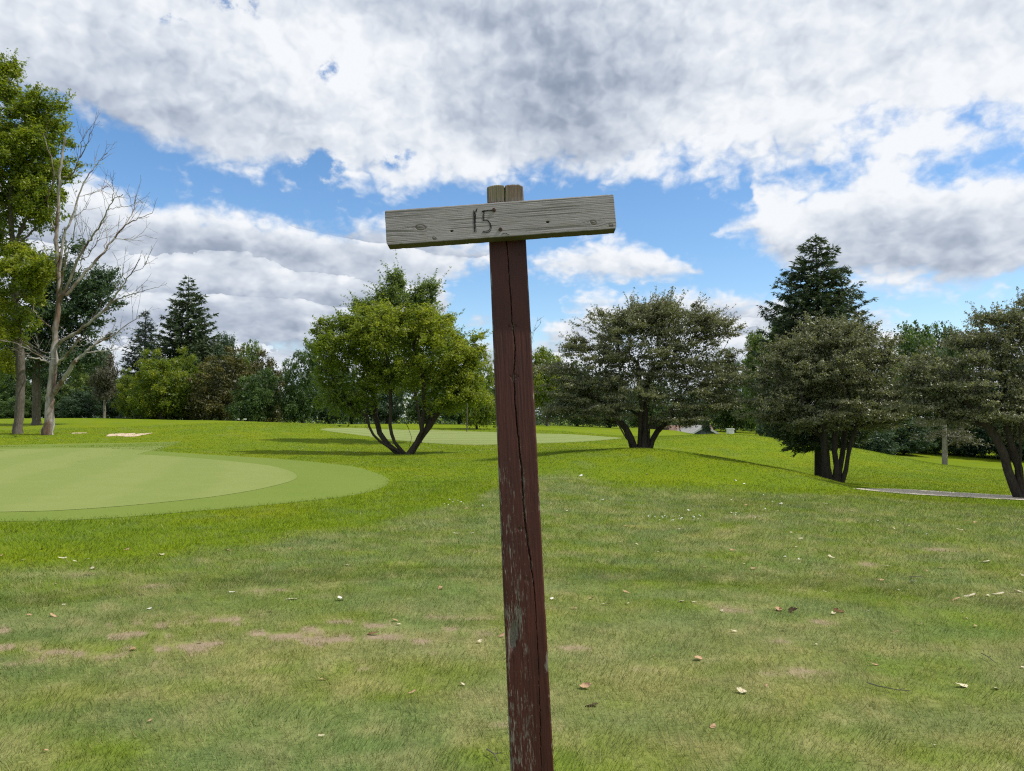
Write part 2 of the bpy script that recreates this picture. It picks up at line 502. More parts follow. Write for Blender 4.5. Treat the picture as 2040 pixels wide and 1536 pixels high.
def lawn_col(x, y):
    d = dull(x, y)[..., None]
    d = dull(x, y)[..., None]
    n1 = nfbm(x * .5, y * .5, 4, 40)[..., None]; n2 = nfbm(x * 1.6 + 5, y * 2.6, 4, 50)[..., None]; n3 = nfbm(x * 4.2, y * 7.0, 4, 60)[..., None]
    lush = LUSH + (YEL - LUSH) * ss(n1, .45, .75) * .8 + (LUSH2 - LUSH) * ss(1 - n1, .5, .8) * .8
    lush = lush + (BLUE * 1.0 - lush) * .35 * ss(n2, .60, .8)
    du = DULL + (BLUE - DULL) * ss(n2, .45, .75) * .7 + (LUSH * .95 - DULL) * ss(1 - n2, .48, .75) * .55
    du = du + (STRAW - du) * ss(n3, .45, .80) * .38 + (STRAW - du) * .16 * ss(nfbm(x * .7, y * 1.4, 3, 77), .5, .7)[..., None]
    n4 = nfbm(x * 5.5 + 9, y * 7.5, 3, 64)[..., None]; du = du * (.80 + .42 * n4)
    yy = np.exp(-((y - 4.6) / 1.0) ** 2)[..., None] * ss(nfbm(x * 1.2, y * 2.4, 3, 83), .42, .62)[..., None]
    du = du + (STRAW * .92 - du) * .30 * yy
    c = lush * (1 - d) + du * d
    b_ = bare(x, y)[..., None]
    return c + (STRAW * .9 - c) * np.clip(b_ * 1.3, 0, 1) * .6

# ------------------------------------------------------------------ ground sheets
def radial(theta, rad):
    th, rr = np.meshgrid(theta, rad); return rr * np.sin(th), rr * np.cos(th)


def grid_faces(nr, nt, wrap=False):
    i = np.arange(nr - 1)[:, None]; j = np.arange(nt if wrap else nt - 1)[None]; j2 = (j + 1) % nt
    return np.stack([i * nt + j, (i + 1) * nt + j, (i + 1) * nt + j2, i * nt + j2], -1).reshape(-1, 4)[:, ::-1]


theta = np.concatenate([np.arange(-62, 62, .35), np.arange(62, 298, 4.0)]) * math.pi / 180
rads = .5 * 1.027 ** np.arange(330)
gx, gy = radial(theta, rads)
gz = T(gx, gy)
near = 1 - ss(np.hypot(gx, gy), 8, 15)
gz = gz + near * ((nfbm(gx * 2.2, gy * 2.2, 4, 9) - .5) * .018 - bare(gx, gy) * .006)
V = np.c_[gx.ravel(), gy.ravel(), gz.ravel()]
fq = grid_faces(len(rads), len(theta), True)
V = np.r_[V, [(0, 0, float(T(0, .4)))]]
c0 = len(V) - 1
gcol = lawn_col(V[:, 0], V[:, 1]); gb = bare(V[:, 0], V[:, 1])
me = np_mesh('lawn', V, fq, True, {'bare': gb}, {'tone': gcol})
# close the disc under the camera
hub = np_mesh('lawn_hub', np.r_[V[:len(theta)], V[c0:]], [(i, len(theta), (i + 1) % len(theta)) for i in range(len(theta))][::1], True)
import bmesh
bm = bmesh.new(); bm.from_mesh(me)
bm.verts.ensure_lookup_table()
for i in range(len(theta)):
    try: bm.faces.new((bm.verts[c0], bm.verts[(i + 1) % len(theta)], bm.verts[i]))
    except ValueError: pass
bm.to_mesh(me); bm.free(); bpy.data.meshes.remove(hub); me.shade_smooth()

m = material('lawn_turf')
tone = attr('tone', 'Color'); bf = attr('bare')
n_f = fbm(wpos((1, .45, 1)), 38, 5, .7); n_m = fbm(wpos(), 1.3, 5, .6); n_g = fbm(wpos(), 9, 4, .6)
c = mixc(1.0, tone, ramp(n_f, [(.25, (.62, .66, .6)), (.5, (.95, .95, .9)), (.75, (1.3, 1.25, 1.3))]), 'MULTIPLY')
c = mixc(.7, c, ramp(n_m, [(.3, (.82, .9, .85)), (.7, (1.2, 1.1, 1.1))]), 'MULTIPLY')
soil = ramp(n_g * .6 + n_f * .4, [(.3, tuple(SOIL * .75)), (.7, tuple(SOIL * 1.25))])
c = mixc((bf * 1.3 + (n_g - .5) * 1.1 + (n_f - .5) * .8).sstep(.20, .95), c, soil)
finish(c, 1.0, bump(n_f, .6, .03), .05)
MAT_TURF = m
lawn = tag(obj('lawn', me, m), kind='structure')


def turf_mat(name, c1, c2, stripe_dir, width, contrast=.12, fine=60):
    m = material(name)
    g = wpos((1, 1, 1)); sx = node('ShaderNodeSeparateXYZ'); S.nt.links.new(g.s, sx.inputs[0])
    wv = fbm(wpos(), .25, 2) * 1.2
    u = (S(sx.outputs[0]) * math.cos(stripe_dir) + S(sx.outputs[1]) * math.sin(stripe_dir) + wv) * (2 * math.pi / width)
    st = (u._m('SINE') * 2.5).max(-1.0).min(1.0) * .5 + .5
    n = fbm(wpos(), 1.1, 5, .6); nf = fbm(wpos((1, .5, 1)), fine, 4, .65)
    c = mixc(st * contrast * 3 + (n - .5) * 1.1 + .3, c1, c2)
    c = mixc(1.0, c, ramp(nf, [(.25, (.82, .82, .8)), (.75, (1.16, 1.15, 1.15))]), 'MULTIPLY')
    finish(c, .95, bump(nf, .3, .006), .1)
    return m


def sheet(name, outline, lift, mat, nr=36, thick=0.0, centre=None):
    """closed sheet lying on the terrain, outline as world xy points"""
    o = np.array(outline); c = o.mean(0) if centre is None else np.array(centre)
    nt = len(o)
    k = np.linspace(0.0, 1, nr)[1:]
    P = c + (o[None] - c) * k[:, None, None]
    P = P.reshape(-1, 2); z = T(P[:, 0], P[:, 1]) + lift
    V = np.c_[P, z]; V = np.r_[V, [(c[0], c[1], float(T(*c)) + lift)]]
    Q = grid_faces(nr - 1, nt, True)[:, ::-1]
    q = np.r_[Q, [(len(V) - 1, (j + 1) % nt, j, j) for j in range(nt)]]
    tri = q[:, 2] == q[:, 3]
    T_ = np.concatenate([q[~tri][:, :3], q[~tri][:, [0, 2, 3]], q[tri][:, :3]])
    # face up
    a, b_, c_ = V[T_[0, 0]], V[T_[0, 1]], V[T_[0, 2]]
    me = np_mesh(name, V, T_, True)
    ob = obj(name, me, mat); tag(ob, kind='structure')
    bm = bmesh.new(); bm.from_mesh(me)
    for f in bm.faces:
        if f.normal.z < 0: f.normal_flip()
    bm.to_mesh(me); bm.free(); me.shade_smooth()
    return ob


def smooth_closed(pts, n=220):
    p = np.array(pts, float); m_ = len(p)
    t = np.linspace(0, m_, n, endpoint=False); i = t.astype(int); f = (t - i)[:, None]
    p0, p1, p2, p3 = p[(i - 1) % m_], p[i % m_], p[(i + 1) % m_], p[(i + 2) % m_]
    return .5 * ((2 * p1) + (-p0 + p2) * f + (2 * p0 - 5 * p1 + 4 * p2 - p3) * f ** 2 + (-p0 + 3 * p1 - 3 * p2 + p3) * f ** 3)


def ground_hit(px, py, lo=3.0, hi=95.0):
    """first place where the view ray of a pixel meets the terrain"""
    rx, rz = ray(px, py)
    d = np.geomspace(lo, hi, 900); h = EYE + rz * d - T(rx * d, d)
    k = np.argmax(h < 0) if (h < 0).any() else len(d) - 1
    return np.array((rx * d[k], d[k]))


# near putting green on the left with its collar; outlines continue beyond the frame
GREEN = smooth_closed([ground_hit(*p) for p in ((0, 1021), (150, 1016), (300, 1004), (440, 988), (540, 970), (590, 953), (575, 938), (520, 926), (400, 914), (250, 904), (100, 897), (0, 895))]
                      + [(-17.5, 37), (-23, 32), (-24.5, 24), (-19, 15.5), (-12, 11.6)])
APRON = smooth_closed([ground_hit(*p) for p in ((0, 1040), (200, 1034), (400, 1018), (600, 1000), (730, 982), (775, 962), (755, 945), (690, 928), (560, 915), (400, 905), (250, 896), (100, 890), (0, 887))]
                      + [(-18.5, 41), (-26.5, 35), (-28, 24), (-21, 13.5), (-13, 10.4)])
FARG = smooth_closed([ground_hit(*p) for p in ((640, 857), (720, 868), (820, 880), (930, 886), (1060, 884), (1160, 880), (1240, 873), (1180, 868), (1060, 864), (950, 860), (840, 857), (740, 854), (670, 853))])
sheet('putting_green_collar', APRON, .004, turf_mat('collar_turf', (.124, .174, .028), (.142, .188, .036), .5, 2.4, .08))
sheet('putting_green', GREEN, .009, turf_mat('green_turf', (.156, .200, .048), (.188, .224, .066), .35, 3.2, .14, 90))
sheet('far_putting_green', FARG, .006, turf_mat('far_green_turf', (.150, .195, .055), (.195, .232, .080), 1.45, 2.6, .25, 30))

# gravel cart path dipping out of sight on the right
pe = [(1700, 969.0), (1740, 973.5), (1800, 979), (1900, 985), (2040, 992), (2140, 996), (2300, 1003)]
near_e = [ground_hit(px, py + 5, 6, 40) for px, py in pe]
far_e = [ground_hit(px, py - 6.5, 6, 60) for px, py in pe]
L = np.array([n for n in near_e]); Hh = np.array([(n + (f - n) / max(np.linalg.norm(f - n), .1) * 3.0) for n, f in zip(near_e, far_e)])
tt = np.linspace(0, 1, 90); ti = np.linspace(0, 1, len(L))
Ls = np.c_[np.interp(tt, ti, L[:, 0]), np.interp(tt, ti, L[:, 1])]; Hs = np.c_[np.interp(tt, ti, Hh[:, 0]), np.interp(tt, ti, Hh[:, 1])]
Ls += (nfbm(Ls[:, :1] * 2, Ls[:, 1:] * 0, 3, 2) - .5) * .25; Hs += (nfbm(Hs[:, :1] * 2, Hs[:, 1:] * 0, 3, 8) - .5) * .25
kk = np.linspace(0, 1, 9)
Hs = Ls + (Hs - Ls) * ss(tt, -.02, .30)[:, None]
PP = Ls[None] + (Hs - Ls)[None] * kk[:, None, None]; shp = PP.shape[:2]; PP = PP.reshape(-1, 2)
Vp = np.c_[PP, T(PP[:, 0], PP[:, 1]) + .012]
me = np_mesh('cart_path', Vp, grid_faces(shp[0], shp[1]), True)
m = material('gravel'); n = fbm(wpos(), 30, 6, .75); n2 = fbm(wpos(), 3, 3)
finish(ramp(n * .7 + n2 * .3, [(.3, (.48, .42, .33)), (.7, (.68, .61, .50))]), .95, bump(n, .8, .02), .1)
tag(obj('cart_path', me, m), kind='structure')
PATH_LINE = (Ls + Hs) / 2

# sand bunkers, seen edge on
m = material('bunker_sand'); n = fbm(wpos(), 5, 5, .6)
finish(ramp(n, [(.3, (.42, .31, .21)), (.7, (.62, .50, .38))]), .95, bump(n, .5, .03), .1)
for px, py, rx, ry in ((238, 866, .62, 1.3), (268, 867, .66, 1.4), (150, 863, .25, .4), (164, 863, .22, .4)):
    c_ = ground_hit(px, py, 20, 60); a_ = np.linspace(0, 2 * math.pi, 40, endpoint=False)
    wob = 1 + .22 * np.sin(a_ * 3 + px) + .12 * np.sin(a_ * 7 + py)
    sheet('sand_bunker', np.c_[c_[0] + rx * wob * np.cos(a_), c_[1] + ry * wob * np.sin(a_)], .012, m, 8)


# ------------------------------------------------------------------ grass blades
def inside(poly, x, y):
    r_ = np.zeros(len(x), bool); p = poly; q = np.roll(poly, -1, 0)
    for (x0, y0), (x1, y1) in zip(p, q):
        c_ = ((y0 > y) != (y1 > y)); xi = (x1 - x0) * (y - y0) / (y1 - y0 + 1e-12) + x0
        r_ ^= c_ & (x < xi)
    return r_


def blades(name, r0, r1, power, dens, hgt, wid, amax=46, grow=.0, seed=1):
    g = np.random.default_rng(seed)
    rr = np.linspace(r0, r1, 400); w_ = rr * dens * (r0 / rr) ** power
    N = int(np.trapz(w_, rr) * 2 * R(amax))
    cdf = np.cumsum(w_); cdf /= cdf[-1]
    r = np.interp(g.random(N), cdf, rr); a = (g.random(N) * 2 - 1) * R(amax)
    x, y = r * np.sin(a), r * np.cos(a)
    keep = ~inside(APRON, x + g.normal(size=len(x)) * .10, y + g.normal(size=len(x)) * np.where(r < 21, .20, .05)) & ~inside(FARG, x, y)
    dpl = np.min([np.hypot(x - px_, y - py_) for px_, py_ in PATH_LINE[26::5]], 0); keep &= dpl > 1.45
    b_ = bare(x, y); keep &= g.random(N) > np.clip(b_ * 1.05 - .10, 0, .86)
    x, y = x[keep], y[keep]; r = r[keep]; n = len(x)
    z = T(x, y)
    nr_ = 1 - ss(r, 8, 15)
    z += nr_ * ((nfbm(x * 2.2, y * 2.2, 4, 9) - .5) * .018 - bare(x, y) * .006)
    tuft = nfbm(x * 7, y * 7, 3, 21)
    dl = dull(x, y)
    h = hgt * (.55 + .9 * g.random(n)) * (.5 + 1.0 * tuft) * (1 - .45 * b_[keep]) * (1 + grow * (r - r0))
    w = wid * (.6 + .8 * g.random(n)) * (1 + grow * 2.2 * (r - r0))
    la = nfbm(x * 2.5, y * 2.5, 2, 70) * 9 + g.normal(size=n) * .9
    ln = h * (.35 + .75 * g.random(n))
    th = g.random(n) * math.pi
    bx, by = np.cos(th) * w / 2, np.sin(th) * w / 2
    V = np.empty((n, 3, 3))
    V[:, 0] = np.c_[x - bx, y - by, z - .003]; V[:, 1] = np.c_[x + bx, y + by, z - .003]
    V[:, 2] = np.c_[x + ln * np.cos(la), y + ln * np.sin(la), z + h]
    col = lawn_col(x, y)
    amp = .85 - .55 * ss(r, 8, 22); br = (1 + amp * (g.random(n) - .5))[:, None]
    col = col * br
    dead = (g.random(n) < (.05 + .22 * ss(nfbm(x * 3, y * 5, 3, 91), .45, .7)) * (.25 + .75 * dl))[:, None]
    col = np.where(dead, STRAW * (.7 + .7 * g.random(n))[:, None], col)
    col = np.repeat(col, 3, 0)
    me = np_mesh(name, V.reshape(-1, 3), np.arange(n * 3).reshape(-1, 3), False, None, {'tone': col})
    return me, n


m = material('grass_blade')
tone = attr('tone', 'Color')
finish(tone, .55, None, .25, .35, mixc(1.0, tone, (1.35, 1.45, .8), 'MULTIPLY'))
NB = 0
for i, a_ in enumerate((dict(r0=1.9, r1=7.8, power=.6, dens=9000, hgt=.031, wid=.0028, amax=47, seed=3),
                        dict(r0=7.2, r1=18, power=1.5, dens=2900, hgt=.033, wid=.0044, amax=44, grow=.04, seed=4),
                        dict(r0=18, r1=62, power=1.7, dens=520, hgt=.026, wid=.013, amax=40, grow=.012, seed=5))):
    me, n = blades('grass', **a_); NB += n
    tag(obj('grass', me, m), 'short mown grass blades covering the lawn', 'grass', kind='stuff')
print('blades', NB)

# ------------------------------------------------------------------ the sign: stained post, weathered board, screws, digits
P_top = at(1006, 368, 1.70); P_bot = at(1060.5, 1536, 1.60)
ax = P_top - P_bot; ax /= np.linalg.norm(ax)
tg = (P_bot[2] + .35) / ax[2]
P_foot = P_bot - ax * tg                     # below the turf
post_len = float(np.linalg.norm(P_top - P_foot))
side = np.array((1.0, math.tan(R(.6)), 0)); side -= ax * side.dot(ax); side /= np.linalg.norm(side)
back = np.cross(ax, side); back *= np.sign(back[1])      # away from the camera
M = Matrix(((side[0], back[0], ax[0], P_foot[0]), (side[1], back[1], ax[1], P_foot[1]), (side[2], back[2], ax[2], P_foot[2]), (0, 0, 0, 1)))
GX, GY = P_foot[0], P_foot[1]
sign = empty('signpost', (P_foot[0], P_foot[1], float(T(GX, GY))))
tag(sign, 'leaning dark red wooden post with a grey board marked 15 nailed across its top', 'sign')
Minv = Matrix.Translation((-sign.location[0], -sign.location[1], -sign.location[2])) @ M


def place(o, mat4):
    o.parent = sign; o.matrix_local = mat4
    return o


W = .0895


def plank(L, Wd, Th, nl, nw, nt, disp, round_=.004, back_disp=None):
    """closed box with a dense surface: front face towards -y; disp(u, v, face) lowers the surface; u across (0..1), v along (0..1)"""
    # ring parameter round the section: front, right, back, left
    sec = []
    for i in range(nw): sec.append((-Wd / 2 + Wd * i / nw, 0, 0, i / nw))
    for i in range(nt): sec.append((Wd / 2, Th * i / nt, 1, i / nt))
    for i in range(nw // 6): sec.append((Wd / 2 - Wd * i / (nw // 6), Th, 2, i / (nw // 6)))
    for i in range(nt): sec.append((-Wd / 2, Th - Th * i / nt, 3, i / nt))
    sec = np.array(sec); k = len(sec)
    v = np.linspace(0, 1, nl)
    X = np.repeat(sec[None, :, 0], nl, 0); Y = np.repeat(sec[None, :, 1], nl, 0); Z = np.repeat((v * L)[:, None], k, 1)
    face = sec[:, 2].astype(int); U = np.repeat(sec[None, :, 3], nl, 0); VV = np.repeat(v[:, None], k, 1)
    # rounded corners
    cx = np.clip(X, -Wd / 2 + round_, Wd / 2 - round_); cy = np.clip(Y, round_, Th - round_)
    dxx, dyy = X - cx, Y - cy; l = np.hypot(dxx, dyy) + 1e-9
    nx, ny = dxx / l, dyy / l
    X = cx + nx * round_; Y = cy + ny * round_
    d, wear, dz_ = disp(X, Y, Z, face[None].repeat(nl, 0))
    X = X - nx * d; Y = Y - ny * d; Z = Z + dz_
    Vv = np.stack([X, Y, Z], -1).reshape(-1, 3)
    Q = grid_faces(nl, k, True)
    # end caps
    capv = []; caps = []
    n0 = len(Vv)
    for e, row in ((0, 0), (1, nl - 1)):
        ring = np.arange(k) + row * k; cvert = n0 + e
        capv.append(Vv[ring].mean(0))
        for j in range(k):
            a_, b_ = ring[j], ring[(j + 1) % k]
            caps.append((a_, b_, cvert, cvert) if e else (b_, a_, cvert, cvert))
    Vv = np.r_[Vv, capv]; wv = np.r_[wear.ravel(), [.9, .9]]
    q = np.r_[Q, caps]; tri = q[:, 2] == q[:, 3]
    T_ = np.concatenate([q[~tri][:, :3], q[~tri][:, [0, 2, 3]], q[tri][:, :3]])
    me = np_mesh('plank', Vv, T_, True, {'wear': wv})
    bm = bmesh.new(); bm.from_mesh(me); bmesh.ops.recalc_face_normals(bm, faces=bm.faces); bm.to_mesh(me); bm.free()
    me.shade_smooth()
    return me


def height_of(px, py):
    """height along the post of a photograph row"""
    f = (py - 368) / (1536 - 368)
    k0, k1 = 1 / 1.752, 1 / 1.546
    return post_len - np.linalg.norm(P_top - P_bot) * (f * 1.752 * 1 / (1.752 * f + 1.546 * (1 - f)) if False else f * 1.546 / (f * 1.546 + (1 - f) * 1.752) if False else f)


def xoff(px, py):
    f = (py - 368) / (1536 - 368)
    c = 1006 + (1060.5 - 1006) * f; w = 74 + (85 - 74) * f
    return (px - c) / w * W


# crack read from the photograph
CR = np.array([(1005, 368), (1006, 400), (1008, 480), (1012, 520), (1015, 560), (1019, 620), (1021, 660), (1024, 672), (1027, 720), (1025, 765), (1026, 800), (1027, 830), (1031, 870), (1037, 930), (1040, 960), (1044, 1020), (1046, 1060), (1053, 1110), (1060, 1160), (1066, 1205), (1069, 1260), (1072, 1320), (1075, 1400), (1078, 1536)], float)
crz = np.array([height_of(*p) for p in CR]); crx = np.array([xoff(*p) for p in CR])
crw = np.interp(CR[:, 1], [368, 400, 480, 600, 760, 800, 1000, 1100, 1160, 1210, 1300, 1536], [.0011, .0011, .0008, .0008, .0009, .0011, .0016, .0015, .0010, .0005, .0004, .0004])
o_ = np.argsort(crz); crz, crx, crw = crz[o_], crx[o_], crw[o_]
KN = [(height_of(*p), xoff(*p), s_) for p, s_ in (((1022, 673), .006), ((1026, 777), .006), ((1040, 520), .004), ((1038, 1080), .004), ((1050, 1180), .003))]
BK = (height_of(1022, 1285), xoff(1024, 1285))


def post_disp(X, Y, Z, face):
    g = nfbm((X + Y) * 900, Z * 26, 3, 11) - .5
    g2 = nfbm((X + Y) * 260, Z * 9, 3, 12) - .5
    d = g * .0006 + g2 * .0012
    front = (face == 0)
    cxx = np.interp(Z, crz, crx) + (nfbm(Z * 60, Z * 0, 3, 4) - .5) * .0022
    cw = np.interp(Z, crz, crw)
    dist = np.abs(X - cxx)
    crack = np.exp(-(dist / cw) ** 4) * front
    d = d + crack * .012
    lip = np.exp(-(dist / (cw * 3.2)) ** 2) * front
    wear = .45 * lip
    for kz, kx, s_ in KN:
        rr = np.hypot((X - kx), (Z - kz) * .8); d = d + front * (.0012 * np.exp(-((rr - s_) / .0018) ** 2) - .0008 * np.exp(-(rr / s_) ** 2)); wear = wear + front * .25 * np.exp(-(rr / s_ / 1.5) ** 2)
        d = d + front * .004 * np.exp(-(np.abs(Z - kz - .25 * np.abs(X - kx)) / .0010) ** 2) * (np.abs(X - kx) < s_ * 1.7)
    # broken knot low on the left edge
    kz, kx = BK
    rr = np.hypot((X - kx) / .010, (Z - kz - (X - kx) * 1.2) / .026)
    hole = np.exp(-rr ** 4); d = d + hole * front * (.006 + .005 * nfbm(X * 700, Z * 300, 3, 77)); wear = wear + hole * .9 * front
    for q, (px, py, a_) in enumerate(((1020, 1258, .030), (1016, 1318, .034), (1030, 1240, .02))):
        rr = np.hypot((X - xoff(px, py)) / .013, (Z - height_of(px, py)) / a_); wear = wear + .34 * np.exp(-rr ** 2) * front; d = d + front * np.exp(-rr ** 2) * .002 * nfbm(X * 900, Z * 200, 3, 5)
    # chipped right and left arrises
    corner = np.exp(-(Y / .006) ** 2) + np.exp(-((Y - W) / .006) ** 2)
    edge = np.exp(-((np.abs(X) - W / 2) / .004) ** 2) * corner
    d = d + edge * .0016 * np.clip(nfbm(Z * 70, X * 0 + np.sign(X), 3, 15) * 2 - .9, 0, 1)
    wear = wear + edge * .7 * ss(nfbm(Z * 30, np.sign(X) * 7., 3, 25), .5, .7)
    wear = wear + .46 * ss((nfbm(X * 1100, Z * 70, 3, 33) * .75 + nfbm(X * 40, Z * 7, 2, 34) * .45), .54, .76) * (1.25 - 18 * np.clip(X, -.01, .05)) * (.35 + .65 * ss(-Z, -height_of(0, 860), -height_of(0, 1000)))
    wear = wear + .85 * ss(X, .030, .044) * corner * np.exp(-((Z - height_of(0, 1345)) / .018) ** 2)
    wear = wear + 1.0 * ss(X, .040, .044) * corner * np.exp(-((Z - height_of(0, 815)) / .010) ** 2)
    wear = wear + 1.5 * ss(Z, height_of(0, 412), height_of(0, 396)) * (.62 + .6 * nfbm(X * 300, Z * 60, 3, 44))
    wear = wear + .35 * (face == 3)
    topf = ss(Z, post_len - .012, post_len)
    edge2 = ss(np.abs(X), W / 2 - .014, W / 2) + .5 * np.exp(-(dist / .004) ** 2)
    dz_ = -topf * (.004 * edge2 + .003 * (nfbm(X * 120, Y * 90, 3, 66) - .4))
    return d, wear, dz_


me = plank(post_len, W, W, 820, 84, 9, post_disp, .0045)
for v_ in me.vertices:                              # the post is a little slimmer at its weathered top
    v_.co.x *= .965 + (1.043 - .965) * min(1.15, (post_len - v_.co.z) / 1.31); me.name = 'post'
m = material('stained_post')
w_ = attr('wear'); tcx = coords('Object', (1, 1, .06)); tcy = coords('Object', (1, 1, .25))
gr = fbm(tcx, 420, 5, .65); fl = fbm(tcy, 240, 4, .7); big = fbm(coords('Object', (1, 1, .4)), 14, 4, .6)
scr = fbm(coords('Object', (1, 1, .9)), 130, 5, .75, 1.2)
raw = ramp(gr, [(.3, (.07, .062, .05)), (.55, (.15, .135, .108)), (.75, (.27, .25, .205))])
sx = node('ShaderNodeSeparateXYZ'); S.nt.links.new(coords('Object').s, sx.inputs[0]); zz = S(sx.outputs[2])
top = zz.sstep(post_len - .045, post_len - .025)
moss = mixc(big.sstep(.35, .6), mixc(.45, raw, (.11, .03, .02)), mixc(gr, (.075, .072, .042), (.20, .18, .11)))
raw2 = mixc(top, raw, moss)
stain = ramp(gr * .5 + big * .5, [(.25, (.019, .0058, .0038)), (.5, (.047, .0108, .0068)), (.8, (.088, .021, .013))])
f = (w_ * .95 + (fl - .5) * .9 + (scr - .58).max(0.0) * 3.4 + (gr - .5) * .5).sstep(.42, .80)
c = mixc(f, stain, raw2)
finish(c, mixc(f, (.55, .55, .55), (.9, .9, .9)), bump(gr * .5 + fl * .5, .5, .0015), .3)
place(obj('post', me, m), Minv)

# board: front face traced at a depth just ahead of the post
bdep = 1.650
TL, TR, BR_, BL_ = (at(px, py, bdep) for px, py in ((764.5, 417), (1223, 385), (1228.5, 456), (771.5, 490)))
u_ = (TR - TL + BR_ - BL_); u_ /= np.linalg.norm(u_)
bn = -back; bn = bn - u_ * bn.dot(u_); bn /= np.linalg.norm(bn)      # towards the camera
up_ = np.cross(u_, -bn); up_ *= np.sign(up_[2])
cen = (TL + TR + BR_ + BL_) / 4
BLen = float(np.linalg.norm((TR + BR_) / 2 - (TL + BL_) / 2)); BH = float((np.linalg.norm(TL - BL_) + np.linalg.norm(TR - BR_)) / 2)
# push the board so that its back lies on the post front
gap = (P_foot - cen).dot(back)
BT = .036
cen = cen + back * (gap - BT + .0005)
kf = cen[1] / bdep; BLen *= kf; BH *= kf
rc = ray(*[(764.5 + 1223 + 1228.5 + 771.5) / 4, (417 + 385 + 456 + 490) / 4]); cen2 = np.array((rc[0] * cen[1], cen[1], EYE + rc[1] * cen[1])); cen = cen2
# board frame: local z runs along the board (left to right), local x = down, y = away from the camera
Bz = u_; By = -bn; Bx = np.cross(By, Bz)
orig = cen - Bz * BLen / 2
MB4 = Matrix(((Bx[0], By[0], Bz[0], orig[0]), (Bx[1], By[1], Bz[1], orig[1]), (Bx[2], By[2], Bz[2], orig[2]), (0, 0, 0, 1)))
MBl = Matrix.Translation((-sign.location[0], -sign.location[1], -sign.location[2])) @ MB4


def bxy(px, py):
    """board coordinates (down, along) of a photograph pixel on its front face"""
    rx, rz = ray(px, py); d_ = np.array((rx, 1, rz)); o0 = np.array((0, 0, EYE))
    t_ = (orig - o0).dot(bn) / d_.dot(bn); q = o0 + d_ * t_ - orig
    return q.dot(Bx), q.dot(Bz)


BKN = [(*bxy(838, 453), .0060, .011), (*bxy(865, 475), .0035, .004), (*bxy(1182, 443), .0052, .006), (*bxy(1217, 449), .0040, .0045)]
BHO = [(*bxy(900, 460), .0017), (*bxy(1091, 442), .0019)]


def warp_rings(X, Z):
    xx = X.copy()
    for kx, kz, s_, sl_ in BKN:
        rr2 = ((X - kx) / (s_ * 2.2)) ** 2 + ((Z - kz) / (sl_ * 3.4)) ** 2
        xx = xx + np.sign(X - kx + 1e-9) * -s_ * 1.2 * np.exp(-rr2)
    return xx


def board_disp(X, Y, Z, face):
    front = face == 0
    xx = warp_rings(X, Z) + .0020 * (nfbm(Z * 5, Z * 0, 2, 3) - .5) + .0000
    ph = (xx * 1000 / 4.1 + .15 * nfbm(X * 40, Z * 5, 2, 6)) * 2 * math.pi
    late = np.clip(np.sin(ph), 0, 1) ** 3
    g = nfbm(X * 900, Z * 30, 3, 21) - .5
    d = front * (.00035 + late * .00026 * (1 - .5 * ss(X, -.01, .03))) + g * .0005
    ck = ss(nfbm(xx * 520, Z * 5, 2, 29), .68, .76)
    d = d + ck * .0012 * front
    wear = late * .20 * front + ck * .24 * front
    for kx, kz, s_, sl_ in BKN:
        rr = np.hypot((X - kx) / s_, (Z - kz - .35 * (X - kx)) / sl_)
        wear = wear + front * (.75 * np.exp(-rr ** 2 * 1.2) + .6 * np.exp(-((rr - 1) / .22) ** 2)); d = d + front * .0012 * np.exp(-((rr - 1) / .2) ** 2) - front * .0005 * np.exp(-rr ** 2)
        d = d + front * .002 * np.exp(-(np.abs(X - kx) / .0007) ** 2) * (rr < .8)
    for kx, kz, s_ in BHO:
        rr = np.hypot(X - kx, (Z - kz) * .6) / s_; d = d + front * .016 * np.exp(-rr ** 4); wear = wear + front * 1.2 * np.exp(-(rr / 1.3) ** 4)
    edge = np.exp(-((np.abs(X) - BH / 2) / .002) ** 2)
    d = d + edge * .0012 * np.clip(nfbm(Z * 120, X * 0 + np.sign(X) * 3, 3, 51) * 2 - .9, 0, 1)
    ends = ss(np.abs(Z - BLen / 2), BLen / 2 - .004, BLen / 2)
    dz_ = -np.sign(Z - BLen / 2) * ends * (.0010 * nfbm(X * 300, Y * 300, 3, 14) + .0022 * (np.exp(-((np.abs(X) - BH / 2) / .004) ** 2)))
    wear = wear - 2.0 * (face == 1) + .0 * wear
    return d, wear, dz_


me = plank(BLen, BH, BT, 620, 120, 8, board_disp, .0028); me.name = 'board'
m = material('weathered_board')
w_ = attr('wear')
gr = fbm(coords('Object', (1, 1, .05)), 520, 5, .65); big = fbm(coords('Object', (1, 1, .3)), 16, 4, .6); bl = fbm(coords('Object', (1, 1, .5)), 60, 4, .6)
grey = ramp(gr * .45 + big * .55, [(.3, (.200, .184, .186)), (.5, (.282, .262, .266)), (.72, (.36, .338, .342))])
c = mixc((w_.max(0.0) * .85).clamp(), grey, (.105, .092, .078))
c = mixc((bl - .5).max(0.0) * 1.6, c, (.22, .195, .145))
gm = mixc(gr, (.065, .055, .042), (.13, .112, .085))
c = mixc((w_ * -1.0).sstep(.5, 1.2), c, gm)
finish(c, .9, bump(gr, .8, .001), .2)
place(obj('board', me, m), MBl)

